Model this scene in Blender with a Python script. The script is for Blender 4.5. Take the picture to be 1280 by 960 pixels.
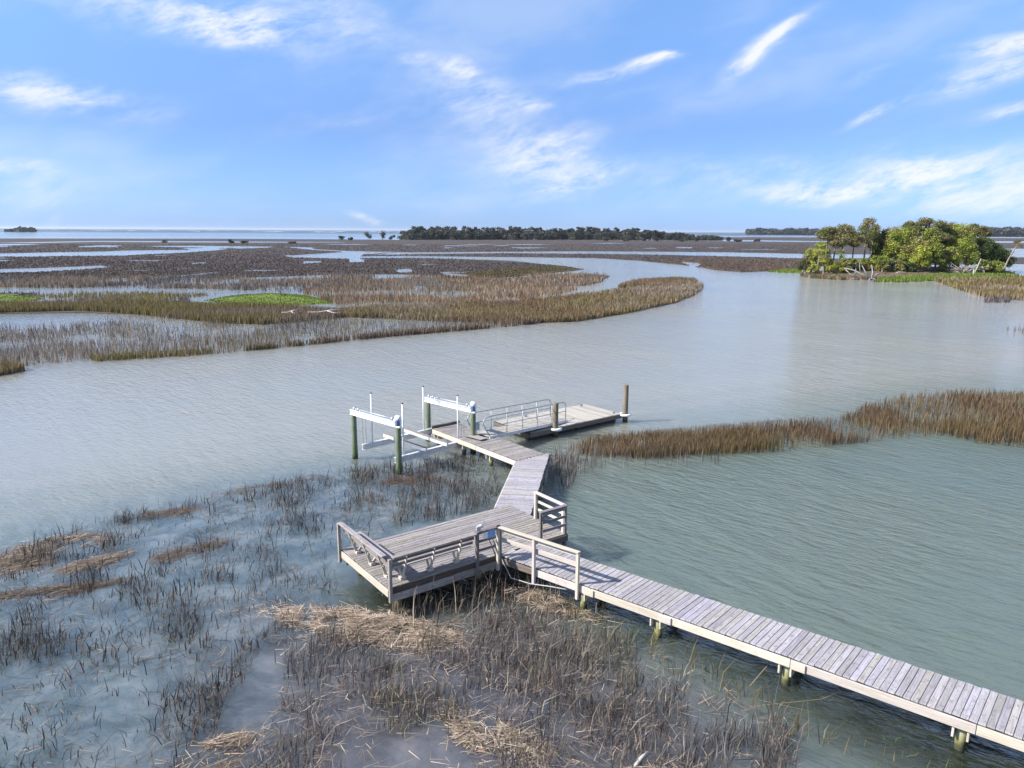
import bpy, bmesh, math, random
import numpy as np
from mathutils import Vector, Matrix
from mathutils.geometry import delaunay_2d_cdt

for o in list(bpy.data.objects):
    bpy.data.objects.remove(o)
S = bpy.context.scene
COL = S.collection
rnd = random.Random(7)
RG = np.random.default_rng(11)
R = math.radians

# ------------------------------------------------------------------ camera
FPX, HOR, ROLL, HC = 920.0, 288.5, math.atan(.0055), 10.2
PIT = math.atan((480 - HOR) / FPX)
FW = np.array([0, math.cos(PIT), -math.sin(PIT)])
UP0 = np.array([0, math.sin(PIT), math.cos(PIT)])
RT0 = np.array([1.0, 0, 0])
CR, SR = math.cos(ROLL), math.sin(ROLL)
RT = CR * RT0 + SR * UP0
UPV = -SR * RT0 + CR * UP0
cam = bpy.data.cameras.new('camera')
camo = bpy.data.objects.new('camera', cam)
COL.objects.link(camo)
cam.sensor_width = 36
cam.lens = 36 * FPX / 1280
cam.clip_start = .1
cam.clip_end = 90000
camo.matrix_world = Matrix(((RT[0], UPV[0], -FW[0], 0), (RT[1], UPV[1], -FW[1], 0), (RT[2], UPV[2], -FW[2], HC), (0, 0, 0, 1)))
S.camera = camo
S.render.resolution_x, S.render.resolution_y = 1024, 768


def ray(px, py):
    return FW * FPX + RT * (px - 640) - UPV * (py - 480)


def U(px, py, z=0.0):
    """point at height z that the photograph shows at this pixel"""
    d = ray(px, py)
    t = (z - HC) / d[2]
    return Vector((d[0] * t, d[1] * t, z))


def Uarr(px, py, z=0.0):
    d = FW[None] * FPX + RT[None] * (px - 640)[:, None] - UPV[None] * (py - 480)[:, None]
    t = (z - HC) / d[:, 2]
    return np.stack([d[:, 0] * t, d[:, 1] * t, np.full(len(px), float(z))], 1)


# ------------------------------------------------------------------ light and sky
SUN_AZ = math.atan2(-.985, -.17)       # direction towards the sun, x=sin, y=cos
SUN_EL = R(38)
SKY_STRENGTH = .105
HAZE = .00004
sd = Vector((math.sin(SUN_AZ) * math.cos(SUN_EL), math.cos(SUN_AZ) * math.cos(SUN_EL), math.sin(SUN_EL)))
sun = bpy.data.lights.new('sun', 'SUN')
sun.energy = 5.0
sun.angle = R(.6)
sun.color = (1, .95, .88)
suno = bpy.data.objects.new('sun', sun)
COL.objects.link(suno)
suno.rotation_euler = sd.to_track_quat('Z', 'Y').to_euler()
suno.location = (-40, 0, 60)
S.view_settings.view_transform = 'Standard'
S.view_settings.look = 'None'
S.view_settings.exposure = .9
S.view_settings.gamma = 1
S.view_settings.use_curve_mapping = False


class NT:
    def __init__(s, tree):
        s.t = tree
        s.t.nodes.clear()

    def n(s, typ, **kw):
        nd = s.t.nodes.new(typ)
        for k, v in kw.items():
            if k.startswith('i_'):
                key = k[2:]
                key = int(key) if key.isdigit() else key.replace('_', ' ')
                s.set(nd, key, v)
            else:
                setattr(nd, k, v)
        return nd

    def set(s, nd, key, v):
        if isinstance(v, bpy.types.NodeSocket):
            s.t.links.new(v, nd.inputs[key])
        elif isinstance(v, bpy.types.Node):
            s.t.links.new(v.outputs[0], nd.inputs[key])
        else:
            nd.inputs[key].default_value = v

    def math(s, op, a, b=0.0, clamp=False):
        nd = s.n('ShaderNodeMath', operation=op, use_clamp=clamp)
        s.set(nd, 0, a)
        s.set(nd, 1, b)
        return nd.outputs[0]

    def ramp(s, fac, stops):
        nd = s.n('ShaderNodeValToRGB')
        s.set(nd, 0, fac)
        els = nd.color_ramp.elements
        els[0].position, els[0].color = stops[0][0], (*stops[0][1], 1)
        els[1].position, els[1].color = stops[-1][0], (*stops[-1][1], 1)
        for p, c in stops[1:-1]:
            e = els.new(p)
            e.color = (*c, 1)
        return nd.outputs[0]

    def rng(s, v, a, b, c, d, smooth=False):
        nd = s.n('ShaderNodeMapRange', interpolation_type='SMOOTHSTEP' if smooth else 'LINEAR')
        s.set(nd, 0, v)
        for i, x in enumerate((a, b, c, d)):
            s.set(nd, i + 1, x)
        return nd.outputs[0]

    def mix(s, fac, a, b, blend='MIX'):
        nd = s.n('ShaderNodeMix', data_type='RGBA', blend_type=blend)
        s.set(nd, 0, fac)
        s.set(nd, 6, a if not isinstance(a, tuple) else (*a, 1))
        s.set(nd, 7, b if not isinstance(b, tuple) else (*b, 1))
        return nd.outputs[2]

    def noise(s, vec, scale, detail=4, rough=.55, dist=0.0):
        nd = s.n('ShaderNodeTexNoise')
        if vec is not None:
            s.set(nd, 'Vector', vec)
        s.set(nd, 'Scale', scale)
        s.set(nd, 'Detail', detail)
        s.set(nd, 'Roughness', rough)
        s.set(nd, 'Distortion', dist)
        return nd.outputs[0]


W = bpy.data.worlds.new('World')
S.world = W
W.use_nodes = True
w = NT(W.node_tree)
sky = w.n('ShaderNodeTexSky', sky_type='NISHITA')
sky.sun_disc = False
sky.sun_elevation = SUN_EL
sky.sun_rotation = SUN_AZ
sky.air_density, sky.dust_density, sky.ozone_density = 1.0, .35, 2.2
SKYTINT = (.78, .93, 1.22)
skyc = w.mix(1.0, sky.outputs[0], SKYTINT, 'MULTIPLY')
# clear maritime air: the band near the horizon stays blue all the way round
geo = w.n('ShaderNodeTexCoord')
sep = w.n('ShaderNodeSeparateXYZ')
w.set(sep, 0, geo.outputs['Generated'])
az = w.math('ARCTAN2', sep.outputs[0], sep.outputs[1])
el = w.math('ARCSINE', sep.outputs[2])
ae = w.n('ShaderNodeCombineXYZ', i_0=az, i_1=el)
skyc = w.mix(1.0, skyc, w.ramp(w.rng(el, 0, .5, 0, 1), [(0, (.44, .60, 1.02)), (.10, (.47, .575, .86)), (.25, (.55, .585, .71)), (.54, (.90, .92, .90)), (1, (1, 1, 1))]), 'MULTIPLY')
# wispy cirrus: streaks rise to the right; domain warped fractal noise in azimuth / elevation
wp = w.n('ShaderNodeTexNoise', i_Vector=ae, i_Scale=7.0, i_Detail=3.0)
warp = w.n('ShaderNodeVectorMath', operation='MULTIPLY_ADD')
w.set(warp, 0, wp.outputs[1])
w.set(warp, 1, (.05, .035, 0))
w.set(warp, 2, ae)
mp = w.n('ShaderNodeMapping', vector_type='TEXTURE')
w.set(mp, 0, warp)
mp.inputs['Rotation'].default_value = (0, 0, R(14))
mp.inputs['Scale'].default_value = (1 / 9, 1 / 30, 1)
fib = w.noise(mp, 1.0, 12, .68)
mp3 = w.n('ShaderNodeMapping', vector_type='TEXTURE')
w.set(mp3, 0, warp)
mp3.inputs['Rotation'].default_value = (0, 0, R(22))
mp3.inputs['Scale'].default_value = (1 / 30, 1 / 80, 1)
fib = w.math('ADD', w.math('MULTIPLY', fib, .72), w.math('MULTIPLY', w.noise(mp3, 1.0, 8, .7), .28))
mp2 = w.n('ShaderNodeMapping', vector_type='TEXTURE')
w.set(mp2, 0, warp)
mp2.inputs['Rotation'].default_value = (0, 0, R(10))
mp2.inputs['Scale'].default_value = (1 / 3.2, 1 / 8.5, 1)
mp2.inputs['Location'].default_value = (4.3, 1.7, 0)
cov = w.noise(mp2, 1.0, 5, .55)


def aeof(px, py):
    d = ray(px, py)
    d = d / np.linalg.norm(d)
    return math.atan2(d[0], d[1]), math.asin(d[2])


# banks of cirrus: (pixel centre, half length px, half thickness px, tilt degrees, density)
CLOUDS = [(300, 30, 240, 46, -5, .14), (630, 165, 160, 80, -12, .08), (230, 20, 170, 30, -8, .62), (300, 38, 70, 22, 4, .75), (60, 112, 120, 22, -6, .9), (15, 210, 40, 9, -2, .7),
          (45, 245, 50, 24, 8, .5), (515, 75, 22, 9, 10, .55), (570, 84, 30, 12, -14, .75), (600, 130, 75, 45, -20, .45),
          (680, 195, 75, 34, 12, .8), (715, 228, 70, 16, 20, .85), (672, 132, 26, 10, 10, .8), (775, 88, 70, 9, 12, .8), (818, 72, 30, 6, 9, 1.15),
          (950, 65, 62, 13, 33, .75), (978, 45, 36, 6, 36, 1.1), (1095, 142, 38, 6, 22, 1.0), (1085, 98, 26, 7, 20, .55),
          (1250, 90, 80, 16, 14, .95), (1262, 58, 60, 10, 6, 1.1), (1265, 142, 40, 9, 8, .75), (960, 215, 190, 34, 4, .5),
          (1020, 238, 62, 14, 4, 1.1), (1215, 240, 120, 44, -2, .85), (1160, 212, 60, 14, 8, .8), (465, 274, 30, 6, -14, 1.25),
          (68, 278, 14, 6, 30, .8), (420, 22, 90, 26, -10, .45), (1010, 282, 150, 10, 3, .35), (430, 150, 120, 14, 9, .3)]
acc = None
for (cx, cy, hx, hy, tilt, dens) in CLOUDS:
    a0, e0 = aeof(cx, cy)
    m = w.n('ShaderNodeMapping', vector_type='TEXTURE')
    w.set(m, 0, warp)
    m.inputs['Location'].default_value = (a0 + .025, e0 + .0175, 0)
    m.inputs['Rotation'].default_value = (0, 0, R(tilt))
    m.inputs['Scale'].default_value = (hx / FPX, hy / FPX, 1)
    ln = w.n('ShaderNodeVectorMath', operation='LENGTH')
    w.set(ln, 0, m)
    v = w.math('MULTIPLY', w.rng(ln.outputs['Value'], 0.0, 1.45, 1.0, 0.0, True), dens)
    acc = v if acc is None else w.math('ADD', acc, v)
# away from the banks seen, the same kind of thin cirrus goes on over the whole sky
offf = w.rng(w.math('ABSOLUTE', az), .62, .85, 0, 1, True)
offf = w.math('MAXIMUM', offf, w.rng(el, .32, .5, 0, 1, True))
gen = w.math('MULTIPLY', w.rng(cov, .42, .66, .06, .85, True), offf)
acc = w.math('ADD', w.math('MULTIPLY', acc, .62), gen)
veil = w.math('MULTIPLY', w.rng(cov, .36, .70, 0, .34, True), 1.0)
tex = w.rng(fib, .38, .62, .0, 1.5)
dens = w.math('ADD', w.math('MULTIPLY', acc, tex), veil)
dens = w.math('MULTIPLY', dens, w.rng(el, -.02, .03, 0, 1), True)
dens = w.math('MULTIPLY', w.rng(dens, .02, 1.05, 0, 1, True), .93)
b1 = w.n('ShaderNodeBackground', i_Color=skyc, i_Strength=SKY_STRENGTH)
b2 = w.n('ShaderNodeBackground', i_Color=(.93, .96, 1, 1), i_Strength=.56)
mx = w.n('ShaderNodeMixShader', i_0=dens, i_1=b1.outputs[0], i_2=b2.outputs[0])
wo = w.n('ShaderNodeOutputWorld')
w.t.links.new(mx.outputs[0], wo.inputs[0])

# ------------------------------------------------------------------ materials
MATS = {}


def newmat(name):
    m = bpy.data.materials.new(name)
    m.use_nodes = True
    t = NT(m.node_tree)
    MATS[name] = m
    out = t.n('ShaderNodeOutputMaterial')
    b = t.n('ShaderNodeBsdfPrincipled')
    t.t.links.new(b.outputs[0], out.inputs[0])
    return m, t, b, out


def wood(name, dark, light, warm, stain=.0, rough=.8, scale=1.0):
    """weathered boards: grain along local X, every board its own tone"""
    m, t, b, out = newmat(name)
    tc = t.n('ShaderNodeTexCoord')
    oi = t.n('ShaderNodeObjectInfo')
    off = t.n('ShaderNodeVectorMath', operation='MULTIPLY_ADD')
    cmb = t.n('ShaderNodeCombineXYZ', i_0=oi.outputs['Random'], i_1=t.math('MULTIPLY', oi.outputs['Random'], 7.3), i_2=oi.outputs['Random'])
    t.set(off, 0, cmb)
    t.set(off, 1, (37, 53, 71))
    t.set(off, 2, tc.outputs['Object'])
    mpn = t.n('ShaderNodeMapping')
    t.set(mpn, 0, off)
    mpn.inputs['Scale'].default_value = (1.6 * scale, 38 * scale, 38 * scale)
    grain = t.noise(mpn, 1.0, 5, .62, .6)
    mpb = t.n('ShaderNodeMapping')
    t.set(mpb, 0, off)
    mpb.inputs['Scale'].default_value = (2.2, 6.0, 6.0)
    blot = t.noise(mpb, 1.0, 4, .6)
    fine = t.noise(off, 55.0, 3, .6)
    c = t.ramp(grain, [(.28, dark), (.5, tuple((a + q) / 2 for a, q in zip(dark, light))), (.7, light)])
    c = t.mix(t.rng(blot, .50, .70, 0, .55, True), c, warm)
    tone = t.rng(oi.outputs['Random'], 0, 1, .66, .92)
    tn = t.n('ShaderNodeCombineXYZ', i_0=tone, i_1=tone, i_2=t.math('MULTIPLY', tone, t.rng(t.math('FRACT', t.math('MULTIPLY', oi.outputs['Random'], 17.0)), 0, 1, .9, 1.08)))
    c = t.mix(1.0, c, tn.outputs[0], 'MULTIPLY')
    if stain:
        st = t.noise(off, 9.0, 5, .65)
        c = t.mix(t.rng(st, .53, .68, 0, stain, True), c, (.155, .115, .09))
        st2 = t.noise(off, 13.0, 4, .65)
        st3 = t.noise(off, 7.0, 5, .7)
        c = t.mix(t.rng(st3, .66, .74, 0, stain, True), c, (.20, .075, .04))
        c = t.mix(t.rng(st2, .60, .70, 0, stain, True), c, (.06, .055, .055))
    t.set(b, 'Base Color', c)
    b.inputs['Roughness'].default_value = rough
    b.inputs['Specular IOR Level'].default_value = .25
    bp = t.n('ShaderNodeBump', i_Strength=.5, i_Distance=.006)
    t.set(bp, 'Height', t.math('ADD', grain, t.math('MULTIPLY', fine, .4)))
    t.t.links.new(bp.outputs[0], b.inputs['Normal'])
    return m


wood('plank_wood', (.25, .235, .25), (.52, .50, .53), (.37, .34, .33), .6)
wood('platform_wood', (.185, .168, .162), (.44, .415, .405), (.265, .225, .195), .75)
wood('float_wood', (.32, .30, .27), (.52, .49, .44), (.40, .35, .29), .25)
wood('rail_wood', (.46, .41, .35), (.74, .675, .59), (.58, .50, .41), .14)
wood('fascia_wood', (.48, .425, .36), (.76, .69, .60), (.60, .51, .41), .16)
wood('painted_shade_wood', (.13, .115, .115), (.30, .27, .26), (.20, .155, .125), .6)  # darker slat and rail wood, shade on near faces put into the colour
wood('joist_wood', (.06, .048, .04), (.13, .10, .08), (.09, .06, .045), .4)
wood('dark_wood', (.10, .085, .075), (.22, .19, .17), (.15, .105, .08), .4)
wood('drift_wood', (.36, .33, .30), (.60, .57, .53), (.42, .36, .30), .1)


def pilemat(name, top, grain_c, algae):
    m, t, b, out = newmat(name)
    tc = t.n('ShaderNodeTexCoord')
    g = t.n('ShaderNodeNewGeometry')
    sp = t.n('ShaderNodeSeparateXYZ')
    t.set(sp, 0, g.outputs['Position'])
    mpn = t.n('ShaderNodeMapping')
    t.set(mpn, 0, g.outputs['Position'])
    mpn.inputs['Scale'].default_value = (30, 30, 1.2)
    gr = t.noise(mpn, 1.0, 5, .6, .4)
    bl = t.noise(g.outputs['Position'], 3.0, 4)
    c = t.ramp(gr, [(.3, grain_c), (.65, top)])
    c = t.mix(t.rng(bl, .45, .7, 0, .5, True), c, algae)
    zz = t.math('ADD', sp.outputs[2], t.math('MULTIPLY', t.math('SUBTRACT', bl, .5), .5))
    c = t.mix(t.rng(zz, .55, .15, 0, .85, True), c, algae)
    c = t.mix(t.rng(zz, .22, .05, 0, .9, True), c, (.018, .02, .012))
    t.set(b, 'Base Color', c)
    b.inputs['Roughness'].default_value = .8
    bp = t.n('ShaderNodeBump', i_Strength=.5, i_Distance=.01)
    t.set(bp, 'Height', gr)
    t.t.links.new(bp.outputs[0], b.inputs['Normal'])


pilemat('lift_pile_wood', (.17, .20, .13), (.08, .11, .06), (.06, .10, .025))
pilemat('pale_pile_wood', (.40, .44, .36), (.26, .27, .20), (.20, .19, .04))
pilemat('guide_pile_wood', (.20, .17, .12), (.10, .085, .055), (.10, .09, .04))


def plain(name, c, rough=.5, metal=0.0, var=.12, nscale=6.0, spec=.5):
    m, t, b, out = newmat(name)
    tc = t.n('ShaderNodeTexCoord')
    nz = t.noise(tc.outputs['Object'], nscale, 4, .6)
    k = t.rng(nz, .3, .7, 1 - var, 1 + var)
    kk = t.n('ShaderNodeCombineXYZ', i_0=k, i_1=k, i_2=k)
    t.set(b, 'Base Color', t.mix(1.0, tuple(c), kk.outputs[0], 'MULTIPLY'))
    b.inputs['Roughness'].default_value = rough
    b.inputs['Metallic'].default_value = metal
    b.inputs['Specular IOR Level'].default_value = spec
    return m


plain('aluminium', (.66, .67, .68), .45, .4, .16, 9)
plain('galvanised', (.34, .37, .40), .5, .5, .1)
plain('white_plastic', (.72, .72, .72), .45)
plain('dark_plastic', (.03, .03, .035), .5)
plain('blue_paint', (.16, .33, .58), .5)
plain('blue_motor', (.10, .14, .24), .5)
plain('carpet', (.20, .175, .155), .95, 0, .2, 40)
plain('cable', (.25, .25, .25), .5, .6)
plain('hose', (.36, .35, .34), .6)
plain('foam_white', (.8, .8, .8), .8)


def vcol(name, rough=.85, trans=.25, bump=0):
    """colour carried by every leaf or stem itself"""
    m, t, b, out = newmat(name)
    at = t.n('ShaderNodeAttribute', attribute_name='col')
    t.set(b, 'Base Color', at.outputs['Color'])
    b.inputs['Roughness'].default_value = rough
    b.inputs['Specular IOR Level'].default_value = .2
    if trans:
        tr = t.n('ShaderNodeBsdfTranslucent')
        t.set(tr, 0, at.outputs['Color'])
        ms = t.n('ShaderNodeMixShader', i_0=trans)
        t.t.links.new(b.outputs[0], ms.inputs[1])
        t.t.links.new(tr.outputs[0], ms.inputs[2])
        t.t.links.new(ms.outputs[0], out.inputs[0])


vcol('reed')
vcol('leaf', .7, .3)
vcol('straw', .85, .15)
vcol('bark', .9, 0)


def groundmat(name, cols, scale, bump=.3, bd=.05):
    m, t, b, out = newmat(name)
    g = t.n('ShaderNodeNewGeometry')
    nz = t.noise(g.outputs['Position'], scale, 6, .62)
    n2 = t.noise(g.outputs['Position'], scale * .13, 4, .6)
    c = t.ramp(nz, [(.3, cols[0]), (.5, cols[1]), (.7, cols[2])])
    c = t.mix(t.rng(n2, .4, .65, 0, .6, True), c, cols[3])
    t.set(b, 'Base Color', c)
    b.inputs['Roughness'].default_value = .9
    b.inputs['Specular IOR Level'].default_value = .2
    bp = t.n('ShaderNodeBump', i_Strength=bump, i_Distance=bd)
    t.set(bp, 'Height', nz)
    t.t.links.new(bp.outputs[0], b.inputs['Normal'])


groundmat('marsh_mud', [(.045, .036, .030), (.070, .055, .046), (.10, .08, .066), (.062, .056, .036)], .35)
groundmat('far_marsh_mud', [(.045, .036, .035), (.058, .046, .044), (.075, .060, .054), (.064, .056, .040)], .05)
groundmat('bank_soil', [(.07, .05, .035), (.12, .085, .06), (.20, .145, .10), (.06, .065, .03)], .9)
groundmat('grass_turf', [(.08, .125, .02), (.115, .165, .028), (.15, .20, .04), (.14, .14, .04)], 1.2)
groundmat('sand', [(.42, .36, .29), (.5, .44, .36), (.58, .52, .44), (.45, .40, .33)], .8)

# water
m, t, b, out = newmat('tidal_water')
g = t.n('ShaderNodeNewGeometry')
pos = g.outputs['Position']
at = t.n('ShaderNodeAttribute', attribute_name='calm')
calm = at.outputs['Fac']
at2 = t.n('ShaderNodeAttribute', attribute_name='sea')
sea = at2.outputs['Fac']
sp = t.n('ShaderNodeSeparateXYZ')
t.set(sp, 0, pos)


def wmap(rot, sx, sy):
    mm = t.n('ShaderNodeMapping', vector_type='TEXTURE')      # crests lie along direction rot
    t.set(mm, 0, pos)
    mm.inputs['Rotation'].default_value = (0, 0, R(rot))
    mm.inputs['Scale'].default_value = (1 / sx, 1 / sy, 1)
    return mm


w1 = t.noise(wmap(-47, .75, 2.5), 1.0, 3, .55, .5)
w2 = t.noise(wmap(-32, 2.0, 5.5), 1.0, 3, .55, .4)
w3 = t.noise(wmap(-58, .16, .6), 1.0, 3, .5, .2)
patch = t.noise(pos, .045, 4, .6)
hgt = t.math('ADD', t.math('MULTIPLY', w1, .62), t.math('ADD', t.math('MULTIPLY', w2, .44), t.math('MULTIPLY', w3, .55)))
amp = t.math('MULTIPLY', t.rng(calm, 0, 1, 1.0, .34), t.rng(patch, .32, .66, .55, 1.2, True))
amp = t.math('MULTIPLY', amp, t.rng(sea, 0, 1, 1.0, 2.6))
amp = t.math('MULTIPLY', amp, t.rng(t.n('ShaderNodeAttribute', attribute_name='chan').outputs['Fac'], 0, 1, 1.0, .62))
bp = t.n('ShaderNodeBump', i_Distance=.27)
t.set(bp, 'Strength', amp)
t.set(bp, 'Height', hgt)
t.t.links.new(bp.outputs[0], b.inputs['Normal'])
silt = t.noise(pos, .75, 7, .68, .5)
deep = t.ramp(patch, [(.3, (.100, .138, .112)), (.7, (.135, .165, .138))])
chan = t.n('ShaderNodeAttribute', attribute_name='chan').outputs['Fac']
deep = t.mix(chan, deep, t.ramp(patch, [(.3, (.250, .250, .205)), (.7, (.29, .285, .24))]))
deep = t.mix(sea, deep, (.050, .075, .105))
weed = t.n('ShaderNodeAttribute', attribute_name='weed').outputs['Fac']  # weed: mask of the pier's painted dark reflection and under-deck shade, no plants
deep = t.mix(t.math('MULTIPLY', weed, 1.0), deep, (.014, .019, .008))  # pier's dark reflection and under-deck shade painted into the water colour
shal = t.ramp(silt, [(.30, (.038, .060, .068)), (.45, (.080, .112, .120)), (.58, (.140, .172, .178)), (.74, (.205, .235, .240))])
mud = t.n('ShaderNodeAttribute', attribute_name='mud').outputs['Fac']
shal = t.mix(t.math('MULTIPLY', mud, .75), shal, t.ramp(silt, [(.3, (.045, .042, .046)), (.7, (.150, .135, .140))]))
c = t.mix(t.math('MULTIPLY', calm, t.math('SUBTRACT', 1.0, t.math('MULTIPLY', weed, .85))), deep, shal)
t.set(b, 'Base Color', c)
t.set(b, 'Roughness', t.rng(sea, 0, 1, .09, .55))
t.set(b, 'Specular IOR Level', t.rng(sea, 0, 1, .5, .12))
b.inputs['IOR'].default_value = 1.7
b.inputs['Subsurface Weight'].default_value = 1.0
b.inputs['Subsurface Radius'].default_value = (1.0, 1.0, 1.0)
b.inputs['Subsurface Scale'].default_value = 4.0

# ------------------------------------------------------------------ object helpers
WM = {}


def link(o, parent=None, mw=None):
    COL.objects.link(o)
    mw = mw or Matrix.Identity(4)
    WM[o.name] = mw
    if parent is not None:
        o.parent = parent
        o.matrix_basis = WM[parent.name].inverted() @ mw
    else:
        o.matrix_basis = mw
    return o


def tag(o, label=None, cat=None, group=None, kind=None):
    if label:
        o['label'] = label
    if cat:
        o['category'] = cat
    if group:
        o['group'] = group
    if kind:
        o['kind'] = kind
    return o


def thing(name, label, cat, loc, group=None):
    o = bpy.data.objects.new(name, None)
    o.empty_display_size = .3
    link(o, None, Matrix.Translation(Vector(loc)))
    return tag(o, label, cat, group)


def mesh_obj(name, verts, faces, mat, parent=None, mw=None, smooth=False):
    me = bpy.data.meshes.new(name)
    me.from_pydata([tuple(v) for v in verts], [], faces)
    me.materials.append(MATS[mat])
    if smooth:
        me.shade_smooth()
    me.update()
    return link(bpy.data.objects.new(name, me), parent, mw)


BOXC = {}


def boxmesh(L, wd, h, mat, ch=.006):
    key = (round(L, 3), round(wd, 3), round(h, 3), mat, ch)
    if key in BOXC:
        return BOXC[key]
    bm = bmesh.new()
    bmesh.ops.create_cube(bm, size=1)
    for v in bm.verts:
        v.co = Vector((v.co.x * L, v.co.y * wd, v.co.z * h))
    if ch:
        bmesh.ops.bevel(bm, geom=bm.edges[:], offset=min(ch, min(wd, h) * .3), segments=1, affect='EDGES', profile=.5)
    me = bpy.data.meshes.new('board')
    bm.to_mesh(me)
    bm.free()
    me.materials.append(MATS[mat])
    BOXC[key] = me
    return me


def beam(name, parent, p0, p1, wd, h, mat, ch=.006, up=Vector((0, 0, 1)), roll=0.0):
    """box from p0 to p1, wd across, h up"""
    p0, p1 = Vector(p0), Vector(p1)
    d = p1 - p0
    L = d.length
    x = d.normalized()
    y = up.cross(x)
    if y.length < 1e-4:
        y = Vector((0, 1, 0)).cross(x)
    y.normalize()
    z = x.cross(y)
    mw = Matrix((( x.x, y.x, z.x, 0), (x.y, y.y, z.y, 0), (x.z, y.z, z.z, 0), (0, 0, 0, 1)))
    mw = Matrix.Translation((p0 + p1) / 2) @ mw @ Matrix.Rotation(roll, 4, 'X')
    return link(bpy.data.objects.new(name, boxmesh(L, wd, h, mat, ch)), parent, mw)


def tube_geo(pts, radii, n=8, cap=True):
    pts = [Vector(p) for p in pts]
    if not hasattr(radii, '__len__'):
        radii = [radii] * len(pts)
    V, F = [], []
    prev = None
    for i, p in enumerate(pts):
        d = (pts[min(i + 1, len(pts) - 1)] - pts[max(i - 1, 0)]).normalized()
        if prev is None:
            a = Vector((0, 0, 1)) if abs(d.z) < .9 else Vector((1, 0, 0))
            x = d.cross(a).normalized()
        else:
            x = (prev - d * prev.dot(d)).normalized()
        prev = x
        y = d.cross(x)
        for k in range(n):
            an = 2 * math.pi * k / n
            V.append(p + (x * math.cos(an) + y * math.sin(an)) * radii[i])
    for i in range(len(pts) - 1):
        for k in range(n):
            a, b_ = i * n + k, i * n + (k + 1) % n
            F.append((a, b_, b_ + n, a + n))
    if cap:
        F.append(tuple(range(n - 1, -1, -1)))
        F.append(tuple((len(pts) - 1) * n + k for k in range(n)))
    return V, F


def tube(name, parent, pts, radii, mat, n=8, smooth=True):
    o = None
    V, F = tube_geo(pts, radii, n)
    c = Vector(pts[0])
    V = [v - c for v in V]
    o = mesh_obj(name, V, F, mat, parent, Matrix.Translation(c))
    if smooth:
        for p in o.data.polygons:
            p.use_smooth = len(p.vertices) == 4
    return o


def pile(name, parent, xy, z0, z1, r, mat, taper=.93):
    j = rnd.uniform(-.012, .012)
    x, y = xy[0], xy[1]
    pts = [(x, y, z0), (x + j, y, (z0 + z1) / 2), (x, y, z1 - .03), (x, y, z1)]
    return tube(name, parent, pts, [r, r * (1 + taper) / 2, r * taper, r * taper * .86], mat, 14)


def v2(p):
    return Vector((p[0], p[1]))


def clip_line(poly, o, d):
    """segment of line o+t*d inside a convex polygon"""
    t0, t1 = -1e9, 1e9
    n = len(poly)
    area = sum(poly[i].x * poly[(i + 1) % n].y - poly[(i + 1) % n].x * poly[i].y for i in range(n))
    s = 1 if area > 0 else -1
    for i in range(n):
        a, b_ = poly[i], poly[(i + 1) % n]
        e = (b_ - a) * s
        nrm = Vector((-e.y, e.x))
        den = nrm.dot(d)
        num = nrm.dot(a - o)
        if abs(den) < 1e-9:
            if nrm.dot(o - a) < 0:
                return None
            continue
        tt = num / den
        if den > 0:
            t0 = max(t0, tt)
        else:
            t1 = min(t1, tt)
    return (t0, t1) if t1 - t0 > .08 else None


def deck(parent, poly, ang, z, mat, pw=.14, gap=.009, th=.035, maxlen=99, over=.0, jit=.012):
    """planks laid at angle ang over a convex polygon, every plank an object"""
    poly = [v2(p) for p in poly]
    d = Vector((math.cos(ang), math.sin(ang)))
    nrm = Vector((-d.y, d.x))
    lo = min(p.dot(nrm) for p in poly)
    hi = max(p.dot(nrm) for p in poly)
    k, s = 0, lo + pw / 2
    while s < hi - pw * .4:
        seg = clip_line(poly, nrm * s, d)
        if seg:
            a, b_ = seg[0] - over + rnd.uniform(-jit, jit), seg[1] + over + rnd.uniform(-jit, jit)
            cuts = [a]
            if b_ - a > maxlen:
                cuts.append(a + (b_ - a) * (.42 + .2 * (k % 2) + rnd.uniform(-.04, .04)))
            cuts.append(b_)
            for c0, c1 in zip(cuts[:-1], cuts[1:]):
                if c1 - c0 < .06:
                    continue
                zz = z - th / 2 + rnd.uniform(-.005, .005)
                q = nrm * s
                p0 = Vector((q.x + d.x * (c0 + .004), q.y + d.y * (c0 + .004), zz + rnd.uniform(-.003, .003)))
                p1 = Vector((q.x + d.x * (c1 - .004), q.y + d.y * (c1 - .004), zz + rnd.uniform(-.003, .003)))
                L = round((p1 - p0).length / .02) * .02
                p1 = p0 + (p1 - p0).normalized() * L
                beam('plank', parent, p0, p1, pw - gap + rnd.choice((-.003, 0, .002)), th, mat, .005, roll=rnd.uniform(-.012, .012))
        k += 1
        s += pw


def V3(p, z):
    return Vector((p[0], p[1], z))


# ------------------------------------------------------------------ water sheet
def in_poly(px, py, poly):
    inside = np.zeros(len(px), bool)
    n = len(poly)
    for i in range(n):
        x0, y0 = poly[i]
        x1, y1 = poly[(i + 1) % n]
        c = ((y0 > py) != (y1 > py)) & (px < (x1 - x0) * (py - y0) / ((y1 - y0) if y1 != y0 else 1e-9) + x0)
        inside ^= c
    return inside


def hash2(i, j, seed=0):
    h = np.sin(i * 127.1 + j * 311.7 + seed * 74.7) * 43758.5453
    return h - np.floor(h)


def vnoise(x, y, seed=0):
    i, j = np.floor(x), np.floor(y)
    fx, fy = x - i, y - j
    fx, fy = fx * fx * (3 - 2 * fx), fy * fy * (3 - 2 * fy)
    a, b_, c_, d_ = hash2(i, j, seed), hash2(i + 1, j, seed), hash2(i, j + 1, seed), hash2(i + 1, j + 1, seed)
    return (a * (1 - fx) + b_ * fx) * (1 - fy) + (c_ * (1 - fx) + d_ * fx) * fy


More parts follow.
